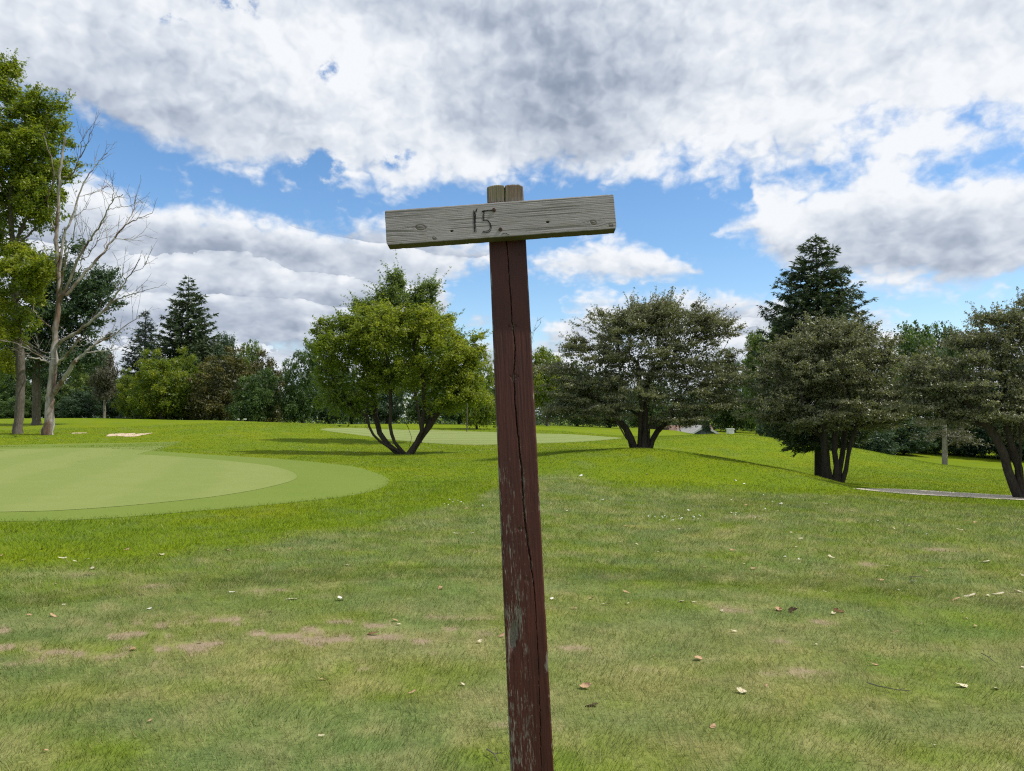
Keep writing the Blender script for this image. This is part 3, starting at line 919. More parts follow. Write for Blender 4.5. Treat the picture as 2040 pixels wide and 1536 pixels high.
# screws
m_sc = material('rusty_screw'); n = fbm(coords(), 900, 4); finish(ramp(n, [(.3, (.035, .022, .018)), (.7, (.11, .065, .045))]), .7, None, .4)
for px, py, rr in ((984, 418.5, .0046), (997, 457, .0044)):
    bx_, bz_ = bxy(px, py); mb = MB()
    k = 20; th = np.arange(k) * 2 * math.pi / k
    prof = ((0, .0026), (.35, .0025), (.62, .0012), (.68, .0024), (.92, .0022), (1.0, .0012), (1.02, -.001))
    ring = np.array([[(bx_ + rr * p * math.cos(t_), -h_ - .0002, bz_ + rr * p * math.sin(t_)) for t_ in th] for p, h_ in prof[1:]])
    Vv = ring.reshape(-1, 3); Vv = np.r_[Vv, [(bx_, -.0026, bz_)]]
    nQ = grid_faces(len(prof) - 1, k, True); mb.add(Vv, np.r_[nQ, [(j, (j + 1) % k, len(Vv) - 1, len(Vv) - 1) for j in range(k)]])
    me = mb.mesh('screw', True); ob = place(obj('screw', me, m_sc), MBl)
    # drip of rust under the head is a stain on the wood
    mb = MB(); mb.box((bx_ - .0006, -.0033, bz_ - rr * .55), (bx_ + .0006, -.0024, bz_ + rr * .55))
    sl_ = obj('slot', mb.mesh('slot'), m_ink if False else m_sc, ob)

# handwritten digits and a curl below, marker ink strokes a fraction of a millimetre proud
m_ink = material('marker_ink'); finish((.008, .006, .010), .7, None, .1)


def ink(name, strokes):
    mb = MB()
    for st, wd in strokes:
        pts = np.array([bxy(*p) for p in st]); t_ = np.linspace(0, len(pts) - 1, max(8, 5 * len(pts)))
        q = np.c_[np.interp(t_, np.arange(len(pts)), pts[:, 0]), np.interp(t_, np.arange(len(pts)), pts[:, 1])]
        if len(pts) > 2:
            for _ in range(3): q[1:-1] = (q[:-2] + 2 * q[1:-1] + q[2:]) / 4
        d_ = np.gradient(q, axis=0); d_ /= np.linalg.norm(d_, axis=1)[:, None] + 1e-12; n_ = np.c_[-d_[:, 1], d_[:, 0]]
        hw = wd * .50 * (1 + .25 * RNG.normal(size=len(q)))[:, None]
        a_, b_ = q + n_ * hw, q - n_ * hw
        def lay(p, y_): return np.c_[p[:, 0], np.full(len(p), y_), p[:, 1]]
        Vv = np.concatenate([lay(a_, .0002), lay(a_, -.00035), lay(b_, -.00035), lay(b_, .0002)]); n = len(q); i = np.arange(n - 1)
        Q = [np.c_[i + j * n, i + 1 + j * n, i + 1 + (j + 1) * n, i + (j + 1) * n] for j in range(3)]
        mb.add(Vv, np.concatenate(Q))
    return place(obj(name, mb.mesh(name), m_ink), MBl)


z6 = lambda pts: [(740 + x / 3.923, 350 + y / 3.923) for x, y in pts]
ink('digit', [(z6([(798, 268), (800, 340), (804, 440)]), .0011), (z6([(826, 255), (814, 300), (812, 360), (818, 442)]), .0012), (z6([(806, 275), (806, 440)]), .0010), (z6([(822, 262), (800, 300)]), .0008), (z6([(816, 300), (800, 330)]), .0008), (z6([(812, 340), (802, 372)]), .0008)])
ink('digit', [(z6([(940, 268), (895, 270), (862, 280)]), .0012), (z6([(945, 274), (900, 276), (866, 284)]), .0010), (z6([(876, 280), (872, 320), (872, 352)]), .0013), (z6([(882, 284), (880, 330), (878, 352)]), .0010),
              (z6([(870, 350), (905, 345), (930, 370), (938, 405), (930, 434), (905, 444), (866, 440)]), .0013), (z6([(882, 345), (912, 352), (926, 380), (930, 408), (918, 430), (870, 434)]), .0010)])
ink('pen_mark', [(z6([(1016, 462), (1030, 450), (1048, 447), (1064, 456), (1078, 464)]), .0007)])

# ------------------------------------------------------------------ trees: skeletons, leaves, needles
def grow(stems, targets, g, r_tip=.012, e=2.3, wander=.10, up=.25, base_r=None):
    ROOTS.clear()
    """stems: polylines (first point at the ground). targets reached by limbs that leave the nearest suitable place.
    returns chains [(points, radii)]"""
    P = []; par = []; plen = []; chains = []
    for st in stems:
        st = np.asarray(st, float); d = np.r_[0, np.cumsum(np.linalg.norm(np.diff(st, axis=0), axis=1))]
        n = max(4, int(d[-1] / .35)); t_ = np.linspace(0, d[-1], n)
        q = np.stack([np.interp(t_, d, st[:, k]) for k in range(3)], 1)
        for _ in range(2): q[1:-1] = (q[:-2] + 2 * q[1:-1] + q[2:]) / 4
        q[1:] += g.normal(size=(n - 1, 3)) * (.02 + .01 * wander)
        ids = []
        for i in range(n):
            if i == 0 and P and st[0][2] > .5:
                j_ = int(np.argmin(np.linalg.norm(np.array(P) - q[0], axis=1))); ids.append(j_); off_ = plen[j_]; continue
            if i == 0: off_ = 0.0
            ids.append(len(P)); par.append(ids[-2] if i else -1); plen.append(off_ + t_[i]); P.append(q[i])
        chains.append(ids)
    P = list(P); root = np.mean([c[0] for c in [np.asarray(s) for s in stems]], axis=0)
    order = np.argsort(np.linalg.norm(targets - root, axis=1) + g.normal(size=len(targets)) * .3)
    arr = np.array(P)
    buf = np.zeros((len(P) + len(targets) * 9, 3)); buf[:len(P)] = arr; pl = np.zeros(len(buf)); pl[:len(P)] = plen; cnt = len(P)
    minlen = .28 * np.percentile(targets[:, 2] - root[2], 50)
    for ti in order:
        t = targets[ti]; d = t - buf[:cnt]; dist = np.linalg.norm(d, axis=1)
        cost = dist + .22 * pl[:cnt] + 1.4 * np.maximum(0, -(d[:, 2]) + .15 * dist) + 3.0 * (pl[:cnt] < minlen)
        i = int(np.argmin(cost)); L = dist[i]
        if L < .05: continue
        p0 = buf[i]; pp = par[i]
        dirp = (p0 - buf[pp]) if pp >= 0 else np.array((0, 0, 1.)); dirp = dirp / (np.linalg.norm(dirp) + 1e-9)
        ctrl = p0 + (t - p0) * .45 + dirp * L * .22 + np.array((0, 0, up * L * .25))
        n = int(np.clip(L / .30, 2, 8)); s_ = (np.arange(1, n + 1) / n)[:, None]
        q = (1 - s_) ** 2 * p0 + 2 * s_ * (1 - s_) * ctrl + s_ ** 2 * t
        q[:-1] += g.normal(size=(n - 1, 3)) * wander * L / n
        ids = [i]
        for k in range(n):
            buf[cnt] = q[k]; par.append(ids[-1]); pl[cnt] = pl[ids[-1]] + L / n; ids.append(cnt); cnt += 1
        chains.append(ids)
    N = cnt; acc = np.zeros(N); kids = np.zeros(N)
    for i in range(N - 1, -1, -1):
        if acc[i] == 0: acc[i] = r_tip ** e
        if par[i] >= 0: acc[par[i]] += acc[i]
    rad = acc ** (1 / e)
    if base_r:
        rb = max(rad[c[0]] for c in chains[:len(stems)])
        pw = math.log(base_r / r_tip) / math.log(rb / r_tip)
        rad = r_tip * (rad / r_tip) ** pw
    out = []
    for k, ids in enumerate(chains):
        pts = buf[ids].copy(); rr = rad[ids].copy()
        if k >= len(stems) or pts[0][2] > .5: rr[0] = min(rr[0], rr[1] * 1.15)
        for j in range(1, len(rr)): rr[j] = min(rr[j], rr[j - 1])
        rt = ids[0]
        while par[rt] >= 0: rt = par[rt]
        out.append((pts, rr)); ROOTS.append(rt)
    return out


ROOTS = []


def wood(name, chains, mat, parent, ks=(9, 5, 3), flare=1.35, rough=.03, g=RNG, thin=.0):
    mb = MB(); r0 = max(r.max() for _, r in chains)
    for pts, rr in chains:
        if rr[0] < thin: continue
        k = ks[0] if rr[0] > r0 * .3 else (ks[1] if rr[0] > r0 * .08 else ks[2])
        rr = rr.copy()
        if pts[0][2] < .15 and rr[0] > r0 * .3: rr[0] *= flare; rr[1:2] *= 1.08; pts = pts.copy(); pts[0][2] -= .12
        mb.tube(pts, rr, k, cap=False, rough=rough if k > 4 else 0, rng=g)
        if rr[-1] > .01: mb.add(np.r_[mb.V[-1][-k:], pts[-1:]], [(j, (j + 1) % k, k) for j in range(k)])
    return obj(name, mb.mesh(name, True), mat, parent)


def cloudpts(blobs, n, g, shell=.55, pad=None, npad=0):
    """points in a union of ellipsoids (cx,cy,cz,rx,ry,rz), gathered into pads of foliage when pad = (radius, flatness)"""
    b_ = np.asarray(blobs, float); w_ = (b_[:, 3] * b_[:, 4] * b_[:, 5]) ** .58; w_ /= w_.sum()
    m_ = npad or n
    k = g.choice(len(b_), m_, p=w_); d = g.normal(size=(m_, 3)); d /= np.linalg.norm(d, axis=1)[:, None]
    r = g.random(m_) ** (1 / 3); r = shell * (1 - (1 - r) * .35) + (1 - shell) * r
    c = b_[k, :3] + d * r[:, None] * b_[k, 3:]
    if not npad: return c, k
    i = g.integers(0, m_, n); e = g.normal(size=(n, 3)); e /= np.linalg.norm(e, axis=1)[:, None]; e[:, 2] = np.where(g.random(n) < .72, np.abs(e[:, 2]), e[:, 2])
    rr = pad[0] * (.55 + .9 * g.random(m_))[i, None] * (.6 + .4 * g.random(n))[:, None]
    return c[i] + e * rr * (1, 1, pad[1]), k[i]


def leafmesh(name, centres, per, spread, size, g, flat=1.0, tint=None, aspect=.55, upb=.35, ctint=.5, droop=0.0):
    """small folded leaf quads scattered round clump centres; tint is carried per leaf"""
    n = len(centres) * per
    c = np.repeat(centres, per, 0); sp = np.repeat(spread * (.6 + .8 * g.random(len(centres))), per)[:, None]
    off = g.normal(size=(n, 3)) * sp * (1, 1, flat) * .62
    off[:, 2] -= droop * np.abs(off[:, 0]) 
    p = c + off
    nrm = g.normal(size=(n, 3)) + np.array((0, 0, upb * 3)) + off / (sp + 1e-6) * .5; nrm /= np.linalg.norm(nrm, axis=1)[:, None]
    t = np.cross(nrm, g.normal(size=(n, 3))); t /= np.linalg.norm(t, axis=1)[:, None] + 1e-9; b_ = np.cross(nrm, t)
    s_ = (size * (.6 + .8 * g.random(n)))[:, None]
    a = s_ * aspect * .62
    V = np.stack([p - t * s_ * .5 - b_ * a * .5, p - t * s_ * .5 * .2 + b_ * a, p + t * s_ * .62], 1).reshape(-1, 3)
    ct = g.random(len(centres)) if tint is None else tint
    tv = np.repeat(ct, per) * ctint + (1 - ctint) * g.random(n)
    return np_mesh(name, V, np.arange(n * 3).reshape(-1, 3), False, {'tint': np.repeat(np.clip(tv, 0, 1), 3)})


def join_mesh(a, b_):
    """second leaf mesh appended to the first"""
    out = []
    for me in (a, b_):
        v = np.empty(len(me.vertices) * 3, np.float32); me.vertices.foreach_get('co', v); t_ = np.empty(len(me.vertices), np.float32); me.attributes['tint'].data.foreach_get('value', t_)
        out.append((v.reshape(-1, 3), t_))
    V = np.concatenate([o[0] for o in out]); t_ = np.concatenate([o[1] for o in out]); n = a.name
    bpy.data.meshes.remove(a); bpy.data.meshes.remove(b_)
    return np_mesh(n, V, np.arange(len(V)).reshape(-1, 3), False, {'tint': t_})


def loc(b0, Y0):
    """pixel traced positions into the local frame of a tree standing at b0"""
    def f(px, py, dy=0.0): return at(px, py, Y0 + dy) - b0
    return f


def blobs_px(lst, f, Y, depth=1.0, g=RNG):
    out = []
    for q in lst:
        px, py, rx, ry = q[:4]; dy = q[4] if len(q) > 4 else 0.0
        c = f(px, py, dy); s_ = Y / F
        out.append((*c, rx * s_, max(rx, ry) * s_ * .9 * depth, ry * s_))
    return np.array(out)


BARK_DARK = bark_mat('dark_bark', (.020, .016, .013), (.065, .053, .042))
BARK_GREY = bark_mat('grey_bark', (.048, .042, .034), (.15, .13, .105))
BARK_PALE = bark_mat('pale_bark', (.13, .115, .09), (.34, .31, .26))
NT = {'t': 0}


def make_tree(name, px, Y, label, cat, stems, blobs, lf, n_t, n_c, per, spread, size, bark, seed, r_tip=.012, base_r=None, flat=1.0, depth=1.0,
              shell=.55, group=None, wander=.14, up=.25, upb=.35, sagy=0, aspect=.55, ctint=.5, tintf=None, thin=0, droop=0, zoff=0, pad=(.5, .6), npad=120, inner=1200, sprigs=0, sprig_len=.45, low=None):
    g = np.random.default_rng(seed); b0 = base(px, Y); b0[2] += zoff; t = empty(name, b0); tag(t, label, cat, group)
    f = loc(b0, Y)
    st = [np.array([f(*q) for q in s_]) for s_ in stems]
    for s_ in st:
        if abs(s_[0][2]) < .6: s_[0][2] = -.03
    bl = blobs_px(blobs, f, Y, depth)
    C, k = cloudpts(bl, n_c, g, shell, pad, npad); C = C[C[:, 2] > .25]
    ch = grow(st, C[g.choice(len(C), min(n_t, len(C)), replace=False)], g, r_tip, base_r=base_r, wander=wander, up=up)
    SP = []; tw = []
    if sprigs:                                  # loose leafy shoots standing out of the outline
        mid = C.mean(0); rel = (C - mid) / C.std(0); far = np.argsort(-(np.linalg.norm(rel, axis=1) + .55 * rel[:, 2]))[:int(len(C) * .4)]
        for i in g.choice(far, sprigs, replace=True):
            d = rel[i] * C.std(0) * (1, 1, .75); d[2] = abs(d[2]) * .7 + .25; d /= np.linalg.norm(d); d += g.normal(size=3) * .28; l = sprig_len * g.uniform(.5, 1.4)
            s_ = np.linspace(0, 1, 5)[:, None]; q = C[i] - d * .1 + d * l * s_ + g.normal(size=(5, 3)) * .03 * l * s_ + np.array((0, 0, .12 * l)) * s_ ** 2
            tw.append((q, np.linspace(r_tip * .7, r_tip * .3, 5))); SP.append(q[1:] + g.normal(size=(4, 3)) * .02); SP.append((q[1:] + q[:-1]) / 2)
    if low is not None:                         # bare twigs hanging in the hollow under the crown
        for i in range(low[2]):
            src = ch[int(g.integers(len(st), len(ch)))][0]; p0 = src[-1]
            for _ in range(6):
                src = ch[int(g.integers(0, len(ch)))][0]; p0 = src[int(g.integers(0, len(src)))]
                if low[0] < p0[2] < low[1] and np.hypot(p0[0], p0[1]) < low[3]: break
            else: continue
            q = p0 + np.cumsum(np.r_[[np.zeros(3)], g.normal(size=(4, 3)) * .12 + (0, 0, .03)], 0); tw.append((q, np.linspace(.008, .004, 5)))
    groups = sorted(set(ROOTS)); nr = len(ROOTS)
    for q_, rt in enumerate(groups):            # each stem that rises from the ground is a part of its own
        wood('trunk', [c for c, r_ in zip(ch[:nr], ROOTS) if r_ == rt], bark, t, g=g, thin=thin)
    if tw: tag(wood('twigs', tw, bark, t, g=g), kind='stuff')
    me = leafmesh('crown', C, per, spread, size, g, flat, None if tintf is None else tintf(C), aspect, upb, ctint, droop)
    if SP: me = join_mesh(me, leafmesh('crown_sprigs', np.concatenate(SP), 4, size * .55, size * .95, g, 1, None, aspect, upb, ctint))
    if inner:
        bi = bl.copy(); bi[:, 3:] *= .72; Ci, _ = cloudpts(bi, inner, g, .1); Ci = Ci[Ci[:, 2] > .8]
        me = join_mesh(me, leafmesh('crown_in', Ci, 8, size * 3, size * 1.45, g, 1, np.full(len(Ci), .15), .7, .2, .8))  # extra inner leaves in a fixed dark tint, added to block light through crowns
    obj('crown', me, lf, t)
    NT['t'] += len(me.polygons)
    return t


def rnd3(lst, amp, g):
    """give traced stems some depth of their own"""
    out = []
    for s_ in lst:
        a = g.uniform(-amp, amp); out.append([(px, py, a * (i / max(1, len(s_) - 1))) for i, (px, py) in enumerate(s_)])
    return out


gg = np.random.default_rng(8)
# leaf materials, base colours
LF_CRAB = leaf_mat('crabapple_leaf', (.078, .090, .050), (.155, .165, .095), (.29, .270, .155), .25, .42, .45)
LF_YEL = leaf_mat('yellow_green_leaf', (.072, .118, .016), (.170, .215, .022), (.32, .320, .032), .46)
LF_GRN = leaf_mat('green_leaf', (.034, .068, .022), (.070, .120, .034), (.125, .185, .052), .35)
LF_BLU = leaf_mat('blue_green_leaf', (.028, .055, .030), (.055, .096, .052), (.095, .145, .080), .30)
LF_PAL = leaf_mat('pale_green_leaf', (.070, .112, .030), (.135, .185, .052), (.215, .260, .085), .45)
LF_BRN = leaf_mat('bronze_leaf', (.045, .050, .018), (.095, .092, .026), (.180, .150, .036), .25)
LF_GRY = leaf_mat('grey_leaf', (.070, .070, .045), (.115, .110, .075), (.160, .150, .100), .20)
LF_NDL = leaf_mat('spruce_needle', (.020, .038, .016), (.044, .072, .030), (.095, .125, .050), .15)
LF_NDB = leaf_mat('blue_spruce_needle', (.026, .042, .032), (.046, .070, .054), (.075, .105, .080), .10)

# the yellow-green tree with spreading stems by the putting green
make_tree('spreading_tree', 809, 32.0, 'wide yellow-green tree whose dark stems fan out low, left of the signpost', 'tree',
          rnd3([[(809, 905), (791, 902), (775, 890), (759, 878), (738, 871), (732, 846), (731, 810)], [(806, 905), (780, 893), (760, 876), (750, 843), (747, 796), (735, 740)],
                [(812, 905), (800, 897), (782, 884), (776, 849), (780, 800), (775, 730)], [(812, 905), (823, 902), (841, 869), (862, 837), (882, 805), (912, 775), (925, 745)],
                [(814, 905), (830, 888), (850, 850), (866, 800), (872, 740)], [(812, 904), (824, 880), (822, 860), (803, 838), (800, 780)], [(816, 904), (834, 880), (842, 850), (846, 800), (840, 730)]], 1.0, gg),
          [(690, 700, 70, 52), (775, 690, 80, 62), (862, 705, 70, 62), (640, 692, 30, 18), (915, 745, 45, 52), (700, 770, 56, 40), (885, 785, 50, 42), (800, 755, 56, 36), (755, 645, 56, 26), (845, 650, 52, 28), (650, 745, 34, 30), (715, 800, 50, 24),
           (680, 648, 34, 16), (940, 700, 26, 30), (672, 812, 30, 16), (950, 785, 20, 26)],
          LF_YEL, 190, 1500, 52, .15, .100, BARK_DARK, 21, pad=(.50, .85), npad=170, inner=1500, sprigs=360, sprig_len=.42, low=(1.0, 2.6, 260, 2.2), r_tip=.009, base_r=.14, depth=1.05, shell=.62, tintf=lambda C: np.clip(.30 + .10 * C[:, 0] + .11 * (C[:, 2] - 3) + .35 * gg.random(len(C)), 0, 1))  # tint lightens rightward and upward: sunlit side put into leaf colour, plus random
make_tree('airy_tree', 812, 41.0, 'tall loose pale green tree top rising behind the spreading yellow-green tree', 'tree',
          rnd3([[(838, 890), (838, 850), (828, 790), (805, 700), (795, 620)], [(828, 790), (836, 740), (845, 680), (850, 620)], [(828, 790), (785, 720), (760, 660)]], 1.0, gg),
          [(800, 592, 44, 36), (826, 606, 30, 34), (770, 585, 24, 18), (765, 604, 34, 22), (848, 605, 26, 36), (740, 640, 36, 26), (850, 655, 50, 38), (800, 655, 84, 44), (760, 640, 50, 34), (885, 680, 34, 40), (790, 568, 14, 16), (722, 616, 16, 12), (860, 585, 8, 18), (905, 700, 24, 40), (800, 730, 90, 50)],
          LF_PAL, 150, 1300, 40, .20, .12, BARK_DARK, 22, pad=(.42, .9), npad=130, inner=500, sprigs=260, sprig_len=.7, r_tip=.008, base_r=.07, shell=.5, flat=1.1)

# crabapples right of the post: flat layered crowns, many stems
CR_KW = dict(r_tip=.006, flat=.40, shell=.50, wander=.20, up=.05, upb=.15, aspect=.62, ctint=.35, droop=.05)
make_tree('crabapple_tree', 1278, 26.0, 'wide layered crabapple tree on the near mound, first right of the signpost', 'tree',
          rnd3([[(1266, 893), (1262, 886), (1248, 861), (1236, 832), (1211, 807), (1180, 790)], [(1273, 893), (1274, 860), (1275, 830), (1278, 780), (1270, 720)], [(1288, 893), (1292, 880), (1297, 849), (1300, 805), (1320, 740)],
                [(1292, 893), (1300, 865), (1312, 850), (1346, 832), (1395, 815), (1430, 800)], [(1282, 893), (1284, 840), (1290, 790)], [(1262, 892), (1250, 880), (1246, 872)]], .9, gg),
          [(1290, 690, 130, 62), (1190, 745, 88, 50), (1390, 725, 85, 52), (1135, 785, 52, 40), (1290, 780, 120, 44), (1405, 800, 66, 36), (1195, 822, 72, 22), (1340, 642, 100, 30), (1240, 640, 64, 26), (1430, 660, 42, 18), (1120, 740, 36, 30), (1150, 690, 40, 22), (1310, 620, 60, 16), (1445, 760, 34, 40), (1110, 820, 40, 24), (1350, 835, 60, 14)],
          LF_CRAB, 420, 2300, 44, .13, .060, BARK_DARK, 31, pad=(.50, .20), npad=330, inner=2900, sprigs=1100, sprig_len=.42, base_r=.13, depth=.95, **CR_KW)
make_tree('crabapple_tree', 1660, 21.6, 'layered crabapple tree in front of the tall spruce, right half of the view', 'tree',
          rnd3([[(1674, 961), (1692, 918), (1701, 878), (1705, 830), (1740, 780)], [(1662, 960), (1666, 900), (1668, 850), (1660, 780)], [(1653, 957), (1648, 925), (1644, 890), (1630, 840), (1600, 790)], [(1668, 961), (1676, 920), (1680, 870), (1690, 800)], [(1650, 955), (1640, 905), (1642, 860)]], .8, gg),
          [(1650, 730, 108, 58), (1595, 740, 80, 46), (1725, 765, 88, 52), (1555, 800, 62, 40), (1680, 815, 105, 48), (1590, 835, 72, 28), (1765, 825, 40, 36), (1525, 770, 34, 30), (1700, 685, 82, 28), (1610, 690, 50, 22), (1760, 710, 40, 26), (1660, 655, 50, 14), (1790, 790, 34, 36), (1530, 825, 36, 22)],
          LF_CRAB, 380, 1700, 44, .12, .054, BARK_DARK, 32, pad=(.42, .20), npad=280, inner=1900, sprigs=1000, sprig_len=.36, base_r=.105, depth=.95, **CR_KW)
make_tree('crabapple_tree', 2040, 18.6, 'layered crabapple tree leaning in at the right edge beside the gravel path', 'tree',
          rnd3([[(2036, 995), (2013, 960), (2004, 911), (1978, 856), (1956, 830), (1920, 800)], [(2038, 995), (2024, 940), (2018, 890), (2005, 840), (1990, 780)], [(2046, 995), (2046, 930), (2050, 860), (2060, 780)], [(2050, 995), (2075, 930), (2110, 860), (2150, 800)], [(2040, 995), (2034, 930), (2034, 880), (2030, 800)]], .8, gg),
          [(1945, 750, 105, 48), (2040, 710, 110, 58), (1885, 790, 80, 38), (1995, 815, 115, 42), (1850, 745, 66, 38), (1835, 800, 50, 26), (1815, 760, 34, 22), (2110, 780, 130, 70), (2005, 632, 52, 16), (2070, 615, 60, 28), (2150, 700, 120, 80), (1900, 838, 50, 20), (1850, 700, 26, 12), (1960, 690, 60, 24), (2050, 650, 60, 22), (2060, 850, 80, 30), (2230, 780, 80, 60), (1925, 665, 30, 8), (1960, 632, 22, 6)],
          LF_CRAB, 420, 2000, 44, .12, .050, BARK_DARK, 33, pad=(.40, .20), npad=300, inner=2400, sprigs=1200, sprig_len=.34, base_r=.11, depth=.95, **CR_KW)


# conifers
def conifer(name, px, Y, top_py, profile, label, mat, seed, dens=1.0, needle=.16, cat='spruce tree', bark=BARK_DARK, r0=.16, z_low=None, tipup=.25, droop=.25, group=None, wide=.035, gap=0.0):
    """profile: (photo row, half width in photo pixels)"""
    g = np.random.default_rng(seed); b0 = base(px, Y); t = empty(name, b0); tag(t, label, cat, group)
    H = at(px, top_py, Y)[2] - b0[2]
    pr = np.array([(at(px, py, Y)[2] - b0[2], w_ * Y / F) for py, w_ in profile]); pr = pr[np.argsort(pr[:, 0])]
    mb = MB(); mb.tube([(0, 0, -.1), (0, 0, H * .3), (.02, 0, H * .7), (0, 0, H)], (r0 * 1.15, r0 * .8, r0 * .4, .01), 9, cap=False)
    V = []; tv = []
    z = pr[0, 0]; az0 = 0.0
    step = H * .034 / math.sqrt(dens)
    while z < H * .985:
        rad = np.interp(z, pr[:, 0], pr[:, 1]); frac = z / H
        nb = int(max(4, (7 + 2 * g.random()) * (1 if frac < .85 else .7)))
        for k in range(nb):
            if g.random() < gap: continue
            a = az0 + 2 * math.pi * (k + g.uniform(-.3, .3)) / nb; L = max(.12, rad * g.uniform(.74, 1.06)); zz = z + g.uniform(-.5, .5) * step
            n = 7; s_ = np.linspace(0, 1, n)
            dr = L * s_; dzc = L * (-droop * s_ + (droop + tipup * .4) * s_ ** 2.2 + .12 * frac * s_)
            pts = np.c_[np.cos(a) * dr, np.sin(a) * dr, zz + dzc]
            pts[1:, :2] += g.normal(size=(n - 1, 2)) * .02 * L
            mb.tube(pts, np.linspace(.018 + .012 * L, .004, n), 3, cap=False)
            d0 = np.array((math.cos(a), math.sin(a), 0)); sd = np.array((-math.sin(a), math.cos(a), 0))
            # side sprays
            m_ = max(3, int(L * 11 * dens)); ts = np.sort(g.uniform(.12, 1.0, m_))
            for q in ts:
                p0 = np.array([np.interp(q, s_, pts[:, c_]) for c_ in range(3)])
                sg = 1 if g.random() < .5 else -1; l2 = (.16 + .42 * L * (1 - q) * .8) * g.uniform(.7, 1.2)
                dv = d0 * .75 + sd * sg * g.uniform(.3, 1.0) + np.array((0, 0, g.uniform(-.45, .15))); dv /= np.linalg.norm(dv)
                nn = int(max(4, l2 / needle * 5.5)); u = g.random(nn)
                c = p0 + dv * (u * l2)[:, None] + g.normal(size=(nn, 3)) * .02
                dd = dv + g.normal(size=(nn, 3)) * .42; dd /= np.linalg.norm(dd, axis=1)[:, None]
                pe = np.cross(dd, g.normal(size=(nn, 3))); pe /= np.linalg.norm(pe, axis=1)[:, None]
                ln = (needle * g.uniform(.6, 1.3, nn))[:, None]; w_ = wide * .5
                V.append(np.stack([c - pe * w_, c + pe * w_, c + dd * ln], 1).reshape(-1, 3))
                tv.append(np.repeat(np.clip(g.random() * .5 + g.random(nn) * .3 + .25 * (u > .75), 0, 1), 3))
        z += step * (1 - .35 * frac); az0 += g.uniform(.5, 1.2)
    V = np.concatenate(V)
    me = np_mesh('crown', V, np.arange(len(V)).reshape(-1, 3), False, {'tint': np.concatenate(tv)}); NT['t'] += len(me.polygons)
    obj('trunk', mb.mesh('trunk', True), bark, t); obj('crown', me, mat, t)
    return t


conifer('spruce_tree', 1632, 26.5, 464, [(888, 88), (870, 122), (820, 136), (740, 125), (660, 112), (625, 110), (604, 84), (575, 80), (545, 64), (515, 42), (490, 26), (464, 3)],
        'tall dark spruce towering behind the second crabapple tree', LF_NDL, 41, dens=1.35, needle=.14, r0=.17, wide=.045, tipup=.30, droop=.22)
conifer('spruce_tree', 370, 84.0, 548, [(850, 110), (740, 92), (680, 74), (640, 52), (600, 32), (570, 16), (548, 2)],
        'tallest dark spruce on the left, its pointed top above the yellow-green trees', LF_NDL, 42, dens=.62, needle=.42, r0=.3, wide=.14, tipup=.4, droop=.1)
conifer('spruce_tree', 285, 88.0, 614, [(850, 70), (760, 52), (700, 38), (660, 22), (630, 9), (614, 1)],
        'slimmer bluish spruce just left of the tallest spruce', LF_NDB, 43, dens=.6, needle=.40, r0=.25, wide=.11, tipup=.2, droop=.25)

# tall trees on the left
make_tree('tall_tree', 36, 48.0, 'tall tree with yellow and green leaves cut by the left edge, curved grey-brown trunk', 'tree',
          [[(36, 868), (38, 830), (41, 781), (42, 726), (34, 655), (30, 603), (33, 535), (26, 496), (20, 400), (28, 300), (14, 200)], [(26, 496, 0), (60, 420, 1), (90, 340, 2), (100, 260, 2)], [(20, 400, 0), (-30, 330, -1), (-60, 250, -2)], [(30, 603, 0), (70, 560, -1), (80, 545, -1)]],
          [(78, 225, 42, 42), (88, 300, 38, 60), (25, 250, 50, 50), (100, 370, 40, 44), (55, 380, 60, 60), (90, 425, 44, 30), (15, 330, 60, 70), (5, 165, 24, 42), (20, 215, 34, 30), (0, 450, 40, 60), (-60, 360, 70, 150), (52, 540, 40, 30, -1.5), (30, 580, 48, 28, -1.5), (70, 520, 20, 14, -1.5), (15, 650, 30, 60, -1), (60, 620, 20, 24, -1), (45, 510, 20, 12, -1), (-10, 740, 22, 40)],
          LF_YEL, 260, 1800, 50, .26, .19, BARK_GREY, 51, pad=(.80, .7), npad=190, inner=500, sprigs=500, sprig_len=.9, r_tip=.014, base_r=.27, shell=.5, wander=.10,
          tintf=lambda C: np.clip(.15 + .9 * (gg.random(len(C)) - .25) + .35 * (C[:, 2] < 13) + .15 * (C[:, 0] < .5), 0, 1))
make_tree('willow_tree', 72, 57.0, 'blue-green tree with a broad trunk standing behind the bare dead tree', 'tree',
          [[(72, 850), (73, 800), (72, 740), (80, 660), (90, 600), (100, 520)], [(74, 720, 0), (120, 650, 1), (165, 590, 1)], [(72, 740, 0), (40, 660, -1), (30, 600, -1)]],
          [(185, 590, 36, 50), (140, 640, 55, 55), (160, 700, 40, 40), (90, 540, 40, 50), (110, 600, 60, 60), (60, 640, 50, 70), (70, 720, 60, 40), (20, 690, 50, 60), (200, 560, 18, 22), (150, 500, 10, 16)],
          LF_BLU, 180, 800, 42, .32, .21, BARK_GREY, 52, pad=(.9, .7), npad=120, inner=500, sprigs=260, sprig_len=1.0, r_tip=.014, base_r=.30, shell=.5)

